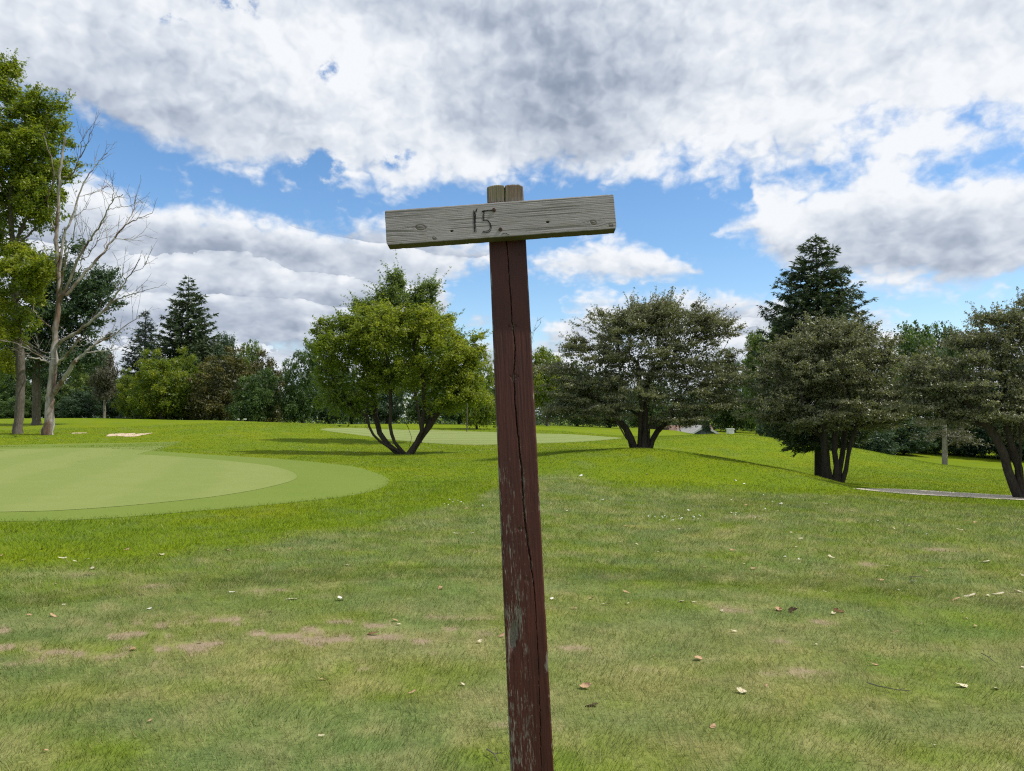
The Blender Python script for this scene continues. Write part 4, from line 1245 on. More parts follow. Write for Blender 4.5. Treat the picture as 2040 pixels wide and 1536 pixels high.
# the dead tree, limbs traced one by one
dead = empty('dead_tree', base(95, 47.0)); tag(dead, 'bare dead tree with pale branches reaching right, between the tall left trees', 'dead tree')
fd = loc(np.array(dead.location), 47.0)
mb = MB(); g = np.random.default_rng(61)
LIMBS = [([(95, 868), (96, 845), (100, 800), (101, 775), (108, 726), (107, 690), (112, 644), (118, 589), (116, 535), (112, 478), (114.6, 445), (118, 353), (124, 315), (128, 288), (130, 272)], 11.5, 1.8, 0),
         ([(112, 478), (98, 440), (90, 400), (112, 351), (86, 267)][2:], 3, 1, -.5), ([(112, 470), (100, 430), (88, 380), (86, 300)], 2.6, .8, 1.0),
         ([(117, 603), (137, 562), (153, 521), (170, 490), (182, 476), (198, 450), (216, 418), (221, 400), (245, 387)], 4.6, .8, -1.2), ([(221, 400), (228, 378), (222, 366)], 1, .5, -1.2), ([(216, 418), (240, 412), (262, 411)], 1.1, .5, -1.2),
         ([(131, 589), (175, 535), (208, 502), (226, 476), (250, 447), (270, 438), (302, 424)], 4.4, .8, 1.2), ([(250, 447), (264, 425), (270, 400), (269, 388)], 2, .5, 1.2), ([(226, 476), (262, 478), (290, 468)], 1.3, .4, 1.2), ([(208, 502), (214, 470), (212, 440)], 1.3, .4, 1.2),
         ([(118, 540), (127, 470), (142, 437), (156, 392), (169, 359), (190, 330), (213, 304)], 3.8, .7, .6), ([(142, 437), (165, 420), (175, 408)], 1.6, .6, .6), ([(156, 392), (180, 388), (205, 377)], 1.1, .5, .6),
         ([(125, 353), (142, 351), (159, 314), (163, 283), (170, 262)], 2.0, .6, -.4), ([(159, 314), (172, 290), (182, 262)], 1.6, .5, -.4),
         ([(114, 690), (118, 682), (164, 655), (208, 617), (225, 595), (240, 576), (262, 543), (279, 515)], 5.4, .8, -.8), ([(213, 608), (235, 595), (260, 587), (285, 580), (309, 573)], 2.6, .6, -.8), ([(240, 576), (244, 552), (246, 530)], 1.2, .4, -.8), ([(262, 543), (285, 535), (292, 520)], 1.2, .4, -.8),
         ([(110, 726), (118, 723), (135, 705), (148, 688), (159, 671)], 4.0, 2.0, -1.6), ([(148, 688), (160, 690), (158, 680)], 1.2, .6, -1.6),
         ([(104, 785), (118, 768), (128, 752), (137, 740), (150, 718)], 7.5, 5.0, -.4), ([(150, 718), (170, 700), (186, 688), (205, 674), (221, 663)], 3.8, 1.6, .4), ([(186, 688), (225, 670), (250, 648), (273, 633)], 2.2, .7, .4), ([(170, 702), (200, 700), (227, 699), (252, 684)], 1.6, .5, 1),
         ([(100, 723), (80, 716), (57, 712)], 3.2, 1.6, -.6), ([(100, 715), (70, 700), (46, 685)], 2.8, 1.0, .4), ([(100, 705), (85, 700), (57, 688)], 2.2, .8, 1), ([(96, 720), (55, 696), (20, 680), (0, 675)], 2.6, .8, -1), ([(106, 660), (93, 644), (68, 622), (63, 598), (40, 590), (16, 584)], 2.2, .6, -.6),
         ([(118, 589), (128, 540), (130, 490), (128, 455)], 3.2, 1.0, -1.5), ([(130, 500), (148, 470), (150, 430)], 1.6, .5, -1.5), ([(137, 562), (160, 540), (166, 500), (164, 460)], 2.2, .5, -1), ([(153, 521), (175, 512), (195, 480), (200, 455)], 1.8, .5, -.2), ([(112, 560), (92, 500), (80, 470)], 1.8, .5, 1)]
px2m = 47.0 / F
for pts, ra, rb, dy in LIMBS:
    n = len(pts); P_ = np.array([fd(px, py, dy * i / max(1, n - 1) * (1.5 if len(pts) > 2 else 1)) for i, (px, py) in enumerate(pts)])
    if ra > 10: P_[0][2] = -.2
    t_ = np.linspace(0, n - 1, n * 4); Q = np.stack([np.interp(t_, np.arange(n), P_[:, k]) for k in range(3)], 1)
    for _ in range(2): Q[1:-1] = (Q[:-2] + 2 * Q[1:-1] + Q[2:]) / 4
    rr = (ra + (rb - ra) * (t_ / (n - 1)) ** (.52 if ra > 10 else .8)) * px2m * (1 if ra > 10 else .74)
    if ra > 10: rr = rr * (1 + .10 * np.exp(-t_ / .8)); rr *= 1 + .12 * np.exp(-((t_ - 4) / .5) ** 2)
    Q[1:] += g.normal(size=Q[1:].shape) * .03
    mb.tube(Q, rr, 10 if ra > 10 else 6 if ra > 3 else 4, rough=.05, rng=g)
    if ra < 6:                                        # fine twigs
        for k in range(int(n * 1.5)):
            i = g.integers(len(Q) // 4, len(Q)); d_ = Q[min(i, len(Q) - 1)] - Q[max(0, i - 2)]; d_ /= np.linalg.norm(d_) + 1e-9
            dv = d_ + g.normal(size=3) * .55 + (0, 0, .25); dv /= np.linalg.norm(dv); l = g.uniform(.5, 1.7)
            s_ = np.linspace(0, 1, 5)[:, None]; q = Q[i] + dv * l * s_ + g.normal(size=(5, 3)) * .05 * s_ + np.array((0, 0, .2 * l)) * s_ ** 2
            mb.tube(q, np.linspace(.016, .008, 5), 3, cap=False)
            for _ in range(2):
                j = g.integers(1, 4); dv2 = dv + g.normal(size=3) * .6; dv2 /= np.linalg.norm(dv2)
                mb.tube(q[j] + dv2 * np.linspace(0, 1, 3)[:, None] * l * .5, (.009, .007, .005), 3, cap=False)
m = material('dead_bark'); n1 = fbm(coords('Object', (1, 1, .22)), 5, 6, .65); n2 = fbm(coords('Object', (1, 1, .35)), .9, 4, .6)
c = mixc(n2.sstep(.42, .60), ramp(n1, [(.3, (.15, .135, .115)), (.7, (.40, .38, .35))]), ramp(n1, [(.3, (.055, .036, .024)), (.7, (.17, .115, .08))]))
finish(c, .9, bump(n1, .7, .04), .15)
obj('trunk', mb.mesh('trunk', True), m, dead)

# ------------------------------------------------------------------ trees and shrubs behind: a few shapes, each placed as a tree of its own
def proto(kind, seed):
    """unit tree, 1 high and about 1 wide; returns (wood mesh, crown mesh)"""
    g = np.random.default_rng(seed)
    if kind == 'round': bl = [(0, 0, .62, .36, .36, .30), (.22, .05, .50, .26, .26, .22), (-.24, -.05, .52, .26, .26, .24), (.05, -.2, .42, .30, .26, .18), (0, .1, .80, .24, .24, .18), (-.1, .2, .4, .3, .3, .2)]
    if kind == 'low': bl = [(0, 0, .50, .40, .40, .40), (.26, .05, .36, .26, .26, .28), (-.26, -.05, .38, .26, .26, .32), (.05, -.2, .26, .36, .26, .22), (.1, .1, .74, .22, .22, .20), (-.14, -.1, .20, .34, .3, .18), (.2, -.1, .16, .28, .25, .14)]
    if kind == 'tall': bl = [(0, 0, .60, .30, .30, .32), (.14, .05, .42, .28, .28, .22), (-.18, -.05, .46, .26, .26, .26), (.06, 0, .84, .18, .18, .14), (-.14, 0, .76, .16, .16, .14), (.2, 0, .70, .14, .14, .14), (0, 0, .28, .30, .3, .12)]
    if kind == 'airy': bl = [(0, 0, .62, .30, .30, .26), (.26, .05, .56, .20, .2, .12), (-.26, -.05, .60, .2, .2, .14), (.06, 0, .86, .18, .18, .10), (-.2, 0, .80, .12, .12, .08), (.1, 0, .36, .34, .3, .08)]
    nC, per = {'round': (170, 64), 'low': (190, 64), 'tall': (170, 60), 'airy': (130, 44)}[kind]
    C, k = cloudpts(bl, nC * 2, g, .62, (.085, .75), nC // 2)
    C = C[C[:, 2] > .06]
    top = {'low': .25, 'round': .5, 'tall': .6, 'airy': .62}[kind]
    ch = grow([[(0, 0, 0), (.01, 0, top * .5), (-.01, .01, top), (.0, 0, top + .2)]], C[:70] * 10 / 10, g, .0016, base_r=.028, wander=.1)
    mb = MB()
    for pts, rr in ch:
        pts = pts.copy(); pts[0][2] -= .01 if rr[0] > .02 else 0
        mb.tube(pts, rr, 6 if rr[0] > .008 else 3, cap=False)
    cm = leafmesh('crown', C, per, .036, .024, g, 1.0, None, .6, .35, .55)
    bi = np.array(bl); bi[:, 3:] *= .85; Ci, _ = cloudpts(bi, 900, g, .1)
    cm = join_mesh(cm, leafmesh('crown_in', Ci, 4, .05, .040, g, 1, np.full(len(Ci), .1), .7, .2, .9))  # dark-tinted filler leaves inside the unit crown, added to stop light passing through
    return mb.mesh('trunk', True), cm


PRO = {}
for kind, seed in (('round', 71), ('round', 72), ('low', 73), ('low', 74), ('tall', 75), ('airy', 76)):
    PRO.setdefault(kind, []).append(proto(kind, seed))


def put_tree(name, px, Y, top, width, kind, mat, label, cat='tree', bark=None, group=None, sink=0.0, wid_y=1.0):
    g = np.random.default_rng(int(px * 7 + Y * 13)); wm, cm = PRO[kind][int(px) % len(PRO[kind])]
    b0 = base(px, Y); H = at(px, top, Y)[2] - b0[2] + sink; Wd = width * Y / F
    t = empty(name, (b0[0], b0[1], b0[2] - sink), g.uniform(0, 6.28)); tag(t, label, cat, group)
    t.scale = (Wd * 1.02, Wd * wid_y, H * 1.03)
    for nm, me, mt in (('trunk', wm, bark or BARK_DARK), ('crown', cm, mat)):
        if not me.materials: me.materials.append(None)
        o = bpy.data.objects.new(nm, me); COL.objects.link(o); o.parent = t
        o.material_slots[0].link = 'OBJECT'; o.material_slots[0].material = mt
    return t


B = 'trees beyond the fairways'
PL = [  # px, distance, top row, width px, kind, leaf, label
    (207, 80, 698, 84, 'airy', LF_GRY, 'small grey-leaved tree with a pale trunk left of the two pointed spruces', 'tree', BARK_PALE),
    (262, 78, 735, 70, 'low', LF_YEL, 'low yellow-green shrub at the left foot of the bluish spruce', 'shrub'),
    (318, 76, 700, 125, 'low', LF_YEL, 'yellow-green maple in front of the tallest spruce', 'tree'),
    (372, 79, 694, 100, 'low', LF_YEL, 'yellowish bushy tree under the right side of the tallest spruce', 'tree'),
    (440, 77, 694, 150, 'low', LF_BRN, 'broad bronze-green tree right of the yellow maple', 'tree'),
    (530, 80, 700, 110, 'low', LF_BRN, 'bronze-topped tree above the blue-green bush', 'tree'),
    (515, 71, 728, 118, 'low', LF_GRN, 'rounded fresh green bush before the bronze-topped tree', 'shrub'),
    (602, 72, 683, 112, 'low', LF_GRN, 'green tree overlapping the left side of the spreading yellow-green tree', 'tree'),
    (440, 100, 672, 90, 'tall', LF_BLU, 'pale distant tree showing over the bronze-green tree', 'tree'),
    (490, 104, 678, 80, 'round', LF_PAL, 'soft green distant tree top over the bronze-topped tree', 'tree'),
    (395, 98, 660, 90, 'round', LF_BLU, 'dull green distant tree right behind the tallest spruce', 'tree'),
    (180, 95, 700, 110, 'round', LF_PAL, 'pale green tree behind the low limbs of the dead tree', 'tree'),
    (128, 98, 690, 120, 'low', LF_BLU, 'bluish tree mass behind the dead tree trunk', 'tree'),
    (55, 96, 700, 120, 'low', LF_GRN, 'dark green tree mass behind the curved trunk', 'tree'),
    (-10, 98, 690, 130, 'low', LF_BLU, 'dark tree mass at the left edge behind the tall tree', 'tree'),
    (110, 92, 778, 80, 'low', LF_GRN, 'low green bush between the curved trunk and the dead tree', 'shrub'),
    (160, 90, 770, 90, 'low', LF_BLU, 'low bluish bush right of the dead tree trunk', 'shrub'),
    (30, 91, 790, 80, 'low', LF_GRN, 'small bush left of the curved trunk foot', 'shrub'),
    (235, 93, 745, 80, 'low', LF_BLU, 'dark bush behind the small grey-leaved tree', 'shrub'),
    (655, 82, 700, 90, 'low', LF_BLU, 'dark green tree behind the left side of the spreading tree', 'tree'),
    (700, 84, 720, 90, 'low', LF_GRN, 'green thicket tree seen through the low stems of the spreading tree', 'tree'),
    (770, 86, 730, 100, 'low', LF_BLU, 'dark thicket tree behind the stems of the spreading tree', 'tree'),
    (850, 85, 725, 100, 'low', LF_GRN, 'dark green tree behind the right stems of the spreading tree', 'tree'),
    (950, 62, 693, 92, 'low', LF_YEL, 'bright yellow-green bush touching the left edge of the signpost', 'shrub'),
    (915, 78, 735, 90, 'low', LF_GRN, 'shaded green bush between the spreading tree and the signpost', 'shrub'),
    (1010, 80, 700, 120, 'low', LF_GRN, 'green tree mostly hidden behind the signpost', 'tree'),
    (1090, 76, 692, 105, 'round', LF_YEL, 'yellow-green tree with a forked trunk just right of the signpost', 'tree', BARK_GREY),
    (1150, 84, 720, 120, 'low', LF_GRN, 'dark green tree behind the left skirts of the first crabapple', 'tree'),
    (1215, 88, 735, 110, 'low', LF_BLU, 'dark tree behind the stems of the first crabapple', 'tree'),
    (1290, 112, 745, 110, 'low', LF_GRN, 'dim tree directly behind the trunk of the first crabapple', 'tree'),
    (1392, 150, 770, 130, 'low', LF_GRN, 'trees rising behind the house roofs', 'tree'),
    (1408, 96, 828, 26, 'tall', LF_BLU, 'narrow dark evergreen shrub beside the house gable', 'shrub'),
    (1462, 118, 700, 110, 'low', LF_GRN, 'green tree in the gap between the first crabapple and the spruce', 'tree'),
    (1515, 96, 665, 92, 'tall', LF_PAL, 'tall pale green tree filling the gap left of the spruce', 'tree'),
    (1556, 100, 640, 80, 'tall', LF_PAL, 'pale leafy tree top just left of the spruce', 'tree'),
    (1570, 84, 780, 120, 'low', LF_BLU, 'dark thicket behind the low left branches of the spruce', 'tree'),
    (1700, 92, 700, 120, 'round', LF_GRN, 'green tree behind the second crabapple', 'tree'),
    (1770, 94, 690, 110, 'round', LF_GRN, 'green tree behind the right skirts of the second crabapple', 'tree'),
    (1828, 98, 640, 170, 'round', LF_GRN, 'tallest rounded green tree between the second and third crabapples', 'tree'),
    (1894, 104, 642, 110, 'round', LF_GRN, 'small pointed dark tree top beside the tallest rounded green tree', 'tree'),
    (1925, 96, 668, 100, 'low', LF_GRN, 'green tree behind the upper left of the third crabapple', 'tree'),
    (2010, 92, 690, 140, 'low', LF_BLU, 'dark tree behind the third crabapple', 'tree'),
    (2110, 90, 680, 150, 'low', LF_GRN, 'tree just past the right edge behind the third crabapple', 'tree'),
    (1740, 86, 838, 110, 'low', LF_BLU, 'low dark hedge shrub right of the second crabapple trunk', 'shrub'),
    (1800, 92, 832, 120, 'low', LF_BLU, 'dark shaded shrub on the low ground left of the pale pine trunk', 'shrub'),
    (1865, 96, 835, 120, 'low', LF_GRN, 'dark shaded shrub behind the pale pine trunk', 'shrub'),
    (1940, 96, 838, 120, 'low', LF_BLU, 'dark shaded shrub right of the pale pine trunk', 'shrub'),
    (2020, 94, 835, 120, 'low', LF_GRN, 'dark shaded shrub behind the stems of the third crabapple', 'shrub'),
    (2100, 94, 832, 120, 'low', LF_BLU, 'dark shrub beyond the right edge', 'shrub'),
    (1655, 88, 842, 100, 'low', LF_BLU, 'dark shrub behind the trunks of the spruce and second crabapple', 'shrub'),
]
for q in PL:
    px, Y, top, wdt, kind, mt, lb, ct = q[:8]
    nm = 'shrub' if ct == 'shrub' else 'tree'
    put_tree(nm, px, Y, top, wdt, kind, mt, lb, ct, q[8] if len(q) > 8 else None, B)

# darker wood closing the view behind all of them: one mass that cannot be counted
g = np.random.default_rng(81); Cw = []
a_ = R(-52)
while a_ < R(52):
    Y_ = g.uniform(118, 160); top = g.uniform(7.0, 10.5); w_ = g.uniform(4, 7); x_, y_ = Y_ * math.sin(a_), Y_ * math.cos(a_); z0 = float(T(x_, y_))
    p, _ = cloudpts([(x_, y_, z0 + top * .5, w_, w_, top * .52), (x_ + 2, y_, z0 + top * .25, w_, w_, top * .3)], 70, g, .5); Cw.append(p)
    a_ += R(g.uniform(.9, 1.6))
Cw = np.concatenate(Cw)
me = leafmesh('distant_woods', Cw, 18, 1.0, .50, g, 1.0, None, .6, .3, .5); NT['t'] += len(me.polygons)
tag(obj('distant_woods', me, LF_BLU), 'dark continuous woods closing the view behind the single trees', 'woods', kind='stuff')

# pale-trunked pine low on the right
pine = empty('pine_tree', base(1882, 74.0)); tag(pine, 'pine with a straight whitish trunk in the low ground on the right', 'pine tree')
fp = loc(np.array(pine.location), 74.0); g = np.random.default_rng(83); mb = MB()
tr = [fp(1882, 930), fp(1882, 880), fp(1881, 840), fp(1884, 790), fp(1880, 740)]; tr[0][2] = -.1
mb.tube(tr, (.27, .24, .21, .15, .05), 9, cap=False, rough=.04, rng=g)
cen_ = []
for px0, py0, px1, py1, dy in ((1884, 890, 1925, 878, -1), (1882, 868, 1850, 872, 1), (1883, 872, 1915, 862, .5), (1881, 850, 1830, 846, 0), (1882, 840, 1935, 850, 1.5), (1882, 820, 1850, 800, -1), (1883, 800, 1915, 780, 0), (1882, 870, 1945, 884, -1.5)):
    a, b_ = fp(px0, py0), fp(px1, py1, dy); s_ = np.linspace(0, 1, 6)[:, None]; q = a + (b_ - a) * s_ + np.array((0, 0, .5)) * np.sin(s_ * 3.1) * .6
    mb.tube(q, np.linspace(.09, .03, 6), 5, cap=False)
    for i in range(2, 6):
        for _ in range(4): cen_.append(q[i] + g.normal(size=3) * (.5, .5, .18))
obj('trunk', mb.mesh('trunk', True), BARK_PALE, pine)
me = leafmesh('crown', np.array(cen_), 34, .42, .24, g, .4, None, .30, .3, .5); obj('crown', me, LF_GRY, pine)

# dead twiggy tree tops
def twig_tree(px, Y, pts_list, label):
    t = empty('bare_tree', base(px, Y)); tag(t, label, 'dead tree'); f = loc(np.array(t.location), Y); mb = MB(); g = np.random.default_rng(px)
    for pts, r_ in pts_list:
        P_ = np.array([f(*p) for p in pts]); P_[0][2] = max(P_[0][2], -.1) if r_ < .1 else -.1; mb.tube(P_, np.linspace(r_, r_ * .35, len(P_)), 4, cap=False)
        for k in range(5):
            i = g.integers(1, len(P_)); dv = np.array((g.uniform(-.3, .9), g.normal() * .4, g.uniform(.2, 1))); dv /= np.linalg.norm(dv)
            mb.tube(P_[i] + dv * np.linspace(0, 1, 3)[:, None] * g.uniform(.3, .8), (.014, .010, .007), 3, cap=False)
    obj('trunk', mb.mesh('trunk', True), BARK_GREY, t)


twig_tree(935, 56, [([(930, 860), (932, 760), (934, 700)], .04), ([(934, 705), (942, 685), (955, 664)], .03), ([(932, 720), (950, 700), (966, 690)], .03), ([(933, 710), (925, 690), (928, 678)], .025)], 'leafless twigs standing up between the spreading tree and the signpost')
twig_tree(1058, 60, [([(1056, 870), (1057, 760), (1056, 690)], .05), ([(1056, 695), (1060, 665), (1070, 640)], .018), ([(1057, 690), (1064, 660), (1076, 646)], .014)], 'thin bare branch poking up just right of the signpost')

# ------------------------------------------------------------------ houses beyond the hill
def pane_mat(name, a, b_, sc=30): 
    m = material(name); n = fbm(coords(), sc, 4); finish(ramp(n, [(.35, a), (.65, b_)]), .85, None, .2); return m


M_ROOF_R = pane_mat('brown_shingle', (.16, .10, .085), (.25, .165, .14), 3); M_ROOF_G = pane_mat('grey_shingle', (.24, .23, .22), (.36, .35, .33), 3)
M_SIDE = pane_mat('grey_siding', (.15, .17, .18), (.20, .22, .23), 2); M_TRIM = pane_mat('white_trim', (.62, .62, .60), (.75, .75, .73)); M_GLASS = material('window_glass'); finish((.03, .035, .04), .15, None, .5)


def house(px, Y, ridge_py, w, dpt, wall_h, rise, gable, roofm, label, rz=0.0):
    """gable True: the gable end faces the camera"""
    top = at(px, ridge_py, Y)[2]; x, y = base(px, Y)[:2]; z0 = top - wall_h - rise
    t = empty('house', (x, y, z0), rz); tag(t, label, 'house', 'houses beyond the hill')
    mb = MB(); mb.box((-w / 2, -dpt / 2, 0), (w / 2, dpt / 2, wall_h))
    if gable:
        for yy in (-dpt / 2, dpt / 2): mb.add([(-w / 2, yy, wall_h), (w / 2, yy, wall_h), (0, yy, wall_h + rise)], [(0, 1, 2)] if yy < 0 else [(1, 0, 2)])
    else:
        for xx in (-w / 2, w / 2): mb.add([(xx, -dpt / 2, wall_h), (xx, dpt / 2, wall_h), (xx, 0, wall_h + rise)], [(0, 1, 2)])
    obj('wall', mb.mesh('wall'), M_SIDE, t)
    o_ = .45; th = .14
    for s_ in (-1, 1):
        mb = MB()
        if gable: pr = [(0, rise + .12), (s_ * (w / 2 + o_), -o_ * rise / (w / 2) + .12)]; E = [(p[0], e, wall_h + p[1] + q) for q in (0, th) for p in pr for e in (-dpt / 2 - o_, dpt / 2 + o_)]
        else: pr = [(0, rise + .12), (s_ * (dpt / 2 + o_), -o_ * rise / (dpt / 2) + .12)]; E = [(e, p[0], wall_h + p[1] + q) for q in (0, th) for p in pr for e in (-w / 2 - o_, w / 2 + o_)]
        mb.add(E, [(0, 1, 3, 2), (4, 6, 7, 5), (0, 4, 5, 1), (2, 3, 7, 6), (0, 2, 6, 4), (1, 5, 7, 3)])
        obj('roof', mb.mesh('roof'), roofm, t)
    if gable:
        for s_ in (-1, 1):
            mb = MB(); l = math.hypot(w / 2 + o_, rise * (1 + o_ / (w / 2)))
            a = np.array((0, -dpt / 2 - o_ - .06, wall_h + rise + .10)); b2 = np.array((s_ * (w / 2 + o_), -dpt / 2 - o_ - .06, wall_h - o_ * rise / (w / 2) + .10))
            E = [a + (0, -.05, -.14), a + (0, -.05, .16), b2 + (0, -.05, .16), b2 + (0, -.05, -.14), a + (0, .05, -.14), a + (0, .05, .16), b2 + (0, .05, .16), b2 + (0, .05, -.14)]
            mb.add(E, [(0, 1, 2, 3), (4, 7, 6, 5), (0, 4, 5, 1), (3, 2, 6, 7), (1, 5, 6, 2), (0, 3, 7, 4)]); obj('barge_board', mb.mesh('barge_board'), M_TRIM, t)
    for wx in (-w * .25, w * .25):
        mb = MB(); mb.box((wx - .7, -dpt / 2 - .06, wall_h * .35), (wx + .7, -dpt / 2 + .02, wall_h * .8)); wn = obj('window', mb.mesh('window'), M_TRIM, t)
        mb = MB(); mb.box((wx - .58, -dpt / 2 - .09, wall_h * .35 + .12), (wx + .58, -dpt / 2 - .065, wall_h * .8 - .12)); obj('pane', mb.mesh('pane'), M_GLASS, wn)
    return t


house(1352, 112, 850, 9.0, 7.0, 2.6, 2.0, False, M_ROOF_R, 'house with a low reddish brown roof peeping over the hill')
house(1386, 104, 850, 5.6, 9.0, 2.6, 1.55, True, M_ROOF_G, 'house with a pale grey gable roof beside the reddish one')
# small white utility box on the crest
ub = empty('utility_box', at(1455, 866, 60)); tag(ub, 'small white utility box on the crest right of the houses', 'utility box')
mb = MB(); mb.box((-.26, -.2, -.4), (.26, .2, .42)); obj('cabinet', mb.mesh('cabinet'), M_TRIM, ub)
mb = MB(); mb.box((-.31, -.25, .425), (.31, .25, .50)); obj('lid', mb.mesh('lid'), M_TRIM, ub)
mb = MB(); mb.box((-.20, -.225, -.25), (.20, -.203, .34)); obj('door', mb.mesh('door'), M_TRIM, ub)
# two white tee signs in the shade left of the green bush
for px, w_, lb in ((475, .07, 'narrow white marker in the shade below the green bush, left one of two'), (488, .12, 'wider white marker in the shade below the green bush, right one of two')):
    b0 = at(px, 835, 64); z0 = float(T(b0[0], b0[1])); t = empty('marker_sign', (b0[0], b0[1], z0)); tag(t, lb, 'marker')
    h_ = b0[2] - z0; mb = MB(); mb.box((-w_, -.03, h_ - .06), (w_, .03, h_ + .06)); obj('plate', mb.mesh('plate'), M_TRIM, t)
    mb = MB(); mb.box((-.035, .032, -.1), (.035, .09, h_ + .05)); obj('stake', mb.mesh('stake'), BARK_DARK, t)
# the yellow-white pin marker on the green
print('leaf tris', NT)

# ------------------------------------------------------------------ fallen leaves, bark chips and twigs on the lawn, each where the photograph shows it
g = np.random.default_rng(91)


def curled(L, Wd, curl, g, kind):
    """a dry leaf: two halves folded along the midrib and rolled along its length"""
    asy = g.uniform(.4, 1.1); tws = g.uniform(-1.2, 1.2); n, m_ = 9, 5; u = np.linspace(0, 1, n); v = np.linspace(-1, 1, m_)
    w_ = Wd / 2 * np.sin(np.pi * np.clip(u * .93 + .04, 0, 1)) ** (.6 if kind == 'leaf' else .25) * (1 + .18 * g.normal(size=n))
    V = []
    for i in range(n):
        for j in range(m_):
            x = (u[i] - .5) * L; y = v[j] * w_[i]
            z = .35 * abs(v[j]) * w_[i] * curl + curl * L * .16 * (2 * u[i] - 1) ** 2 * (1 if i < n * asy else .2) + tws * v[j] * (u[i] - .5) * w_[i] + g.normal() * L * .016
            V.append((x, y + .08 * L * math.sin(u[i] * 3), z + .003))
    q = grid_faces(n, m_)
    V = np.array(V); top = V + (0, 0, .0012)
    Q = np.concatenate([q, q[:, ::-1] + len(V)])
    # rim
    b_ = list(range(m_)) + [i * m_ + m_ - 1 for i in range(1, n)] + [(n - 1) * m_ + j for j in range(m_ - 2, -1, -1)] + [i * m_ for i in range(n - 2, 0, -1)]
    Q = np.concatenate([Q, [(b_[i], b_[(i + 1) % len(b_)], b_[(i + 1) % len(b_)] + len(V), b_[i] + len(V)) for i in range(len(b_))]])
    mb = MB(); mb.add(np.r_[V, top], Q); return mb.mesh('leaf', True)


def litter_mat(name, a, b_, tr=.15):
    m = material(name); n = fbm(coords('Object'), 45, 4, .6); c = ramp(n, [(.3, a), (.7, b_)]); finish(c, .8, bump(n, .3, .002), .2, tr, c); return m


LM = {'cream': litter_mat('cream_dry_leaf', (.50, .43, .28), (.72, .66, .48)), 'tan': litter_mat('tan_dry_leaf', (.36, .21, .11), (.58, .40, .25)), 'white': litter_mat('bleached_leaf', (.62, .60, .50), (.78, .76, .68)),
      'brown': litter_mat('brown_dry_leaf', (.12, .055, .03), (.26, .13, .07)), 'dark': litter_mat('dark_brown_leaf', (.045, .025, .016), (.10, .06, .035)), 'yellow': litter_mat('yellow_leaf', (.42, .36, .05), (.60, .52, .10))}
SH = {('leaf', k): curled(1, w__, c_, g, 'leaf') for k, (c_, w__) in enumerate(((.3, .62), (.7, .5), (-.8, .7), (.5, .8), (-.3, .55), (1.2, .6), (-1.0, .45), (.9, .7)))}
SH.update({('chip', k): curled(1, w__, c_, g, 'chip') for k, (c_, w__) in enumerate(((.15, .3), (-.4, .22), (.3, .16), (-.2, .35), (.5, .25)))})
for me in SH.values(): me.materials.append(None)

z = lambda ox, oy, s_, L: [(ox + q[0] / s_, oy + q[1] / s_, *q[2:]) for q in L]
LIT = z(0, 860, 2.899, [(15, 722, 'tan', 9), (137, 746, 'cream', 13, 'chip'), (362, 734, 'cream', 15, 'chip'), (433, 756, 'cream', 9, 'chip'), (500, 742, 'cream', 11, 'chip'), (182, 768, 'tan', 10, 'chip'), (540, 795, 'cream', 14), (505, 830, 'tan', 16, 'chip'), (732, 683, 'tan', 11), (933, 714, 'cream', 13), (1320, 690, 'tan', 14), (1520, 688, 'cream', 7),
        (1678, 680, 'tan', 8, 'chip'), (617, 589, 'cream', 9, 'chip'), (1340, 930, 'white', 14, 'chip'), (1467, 866, 'cream', 6), (1685, 973, 'cream', 22, 'chip'), (1968, 980, 'white', 16), (1550, 1046, 'tan', 14, 'chip'), (369, 1005, 'cream', 10), (862, 1030, 'white', 11), (168, 1068, 'tan', 9), (310, 1070, 'tan', 18, 'chip'), (322, 886, 'tan', 8),
        (768, 1268, 'tan', 14), (1157, 1225, 'cream', 9), (1845, 768, 'cream', 6), (2010, 778, 'cream', 15, 'chip'), (240, 682, 'yellow', 13), (1860, 1438, 'tan', 16, 'chip'), (1050, 1420, 'tan', 9), (2010, 775, 'tan', 6)])
LIT += z(600, 860, 2.898, [(441, 461, 'white', 10), (592, 570, 'cream', 9), (894, 593, 'white', 11, 'chip'), (984, 590, 'cream', 10), (645, 680, 'brown', 13, 'chip'), (806, 910, 'tan', 13), (415, 1170, 'brown', 24, 'chip'), (1155, 1186, 'tan', 15), (1030, 1222, 'cream', 11), (542, 1095, 'tan', 12, 'chip'), (565, 1120, 'cream', 9),
        (930, 1468, 'cream', 12), (640, 1517, 'tan', 15, 'chip'), (712, 500, 'cream', 6), (950, 445, 'tan', 8), (65, 152, 'white', 6)])
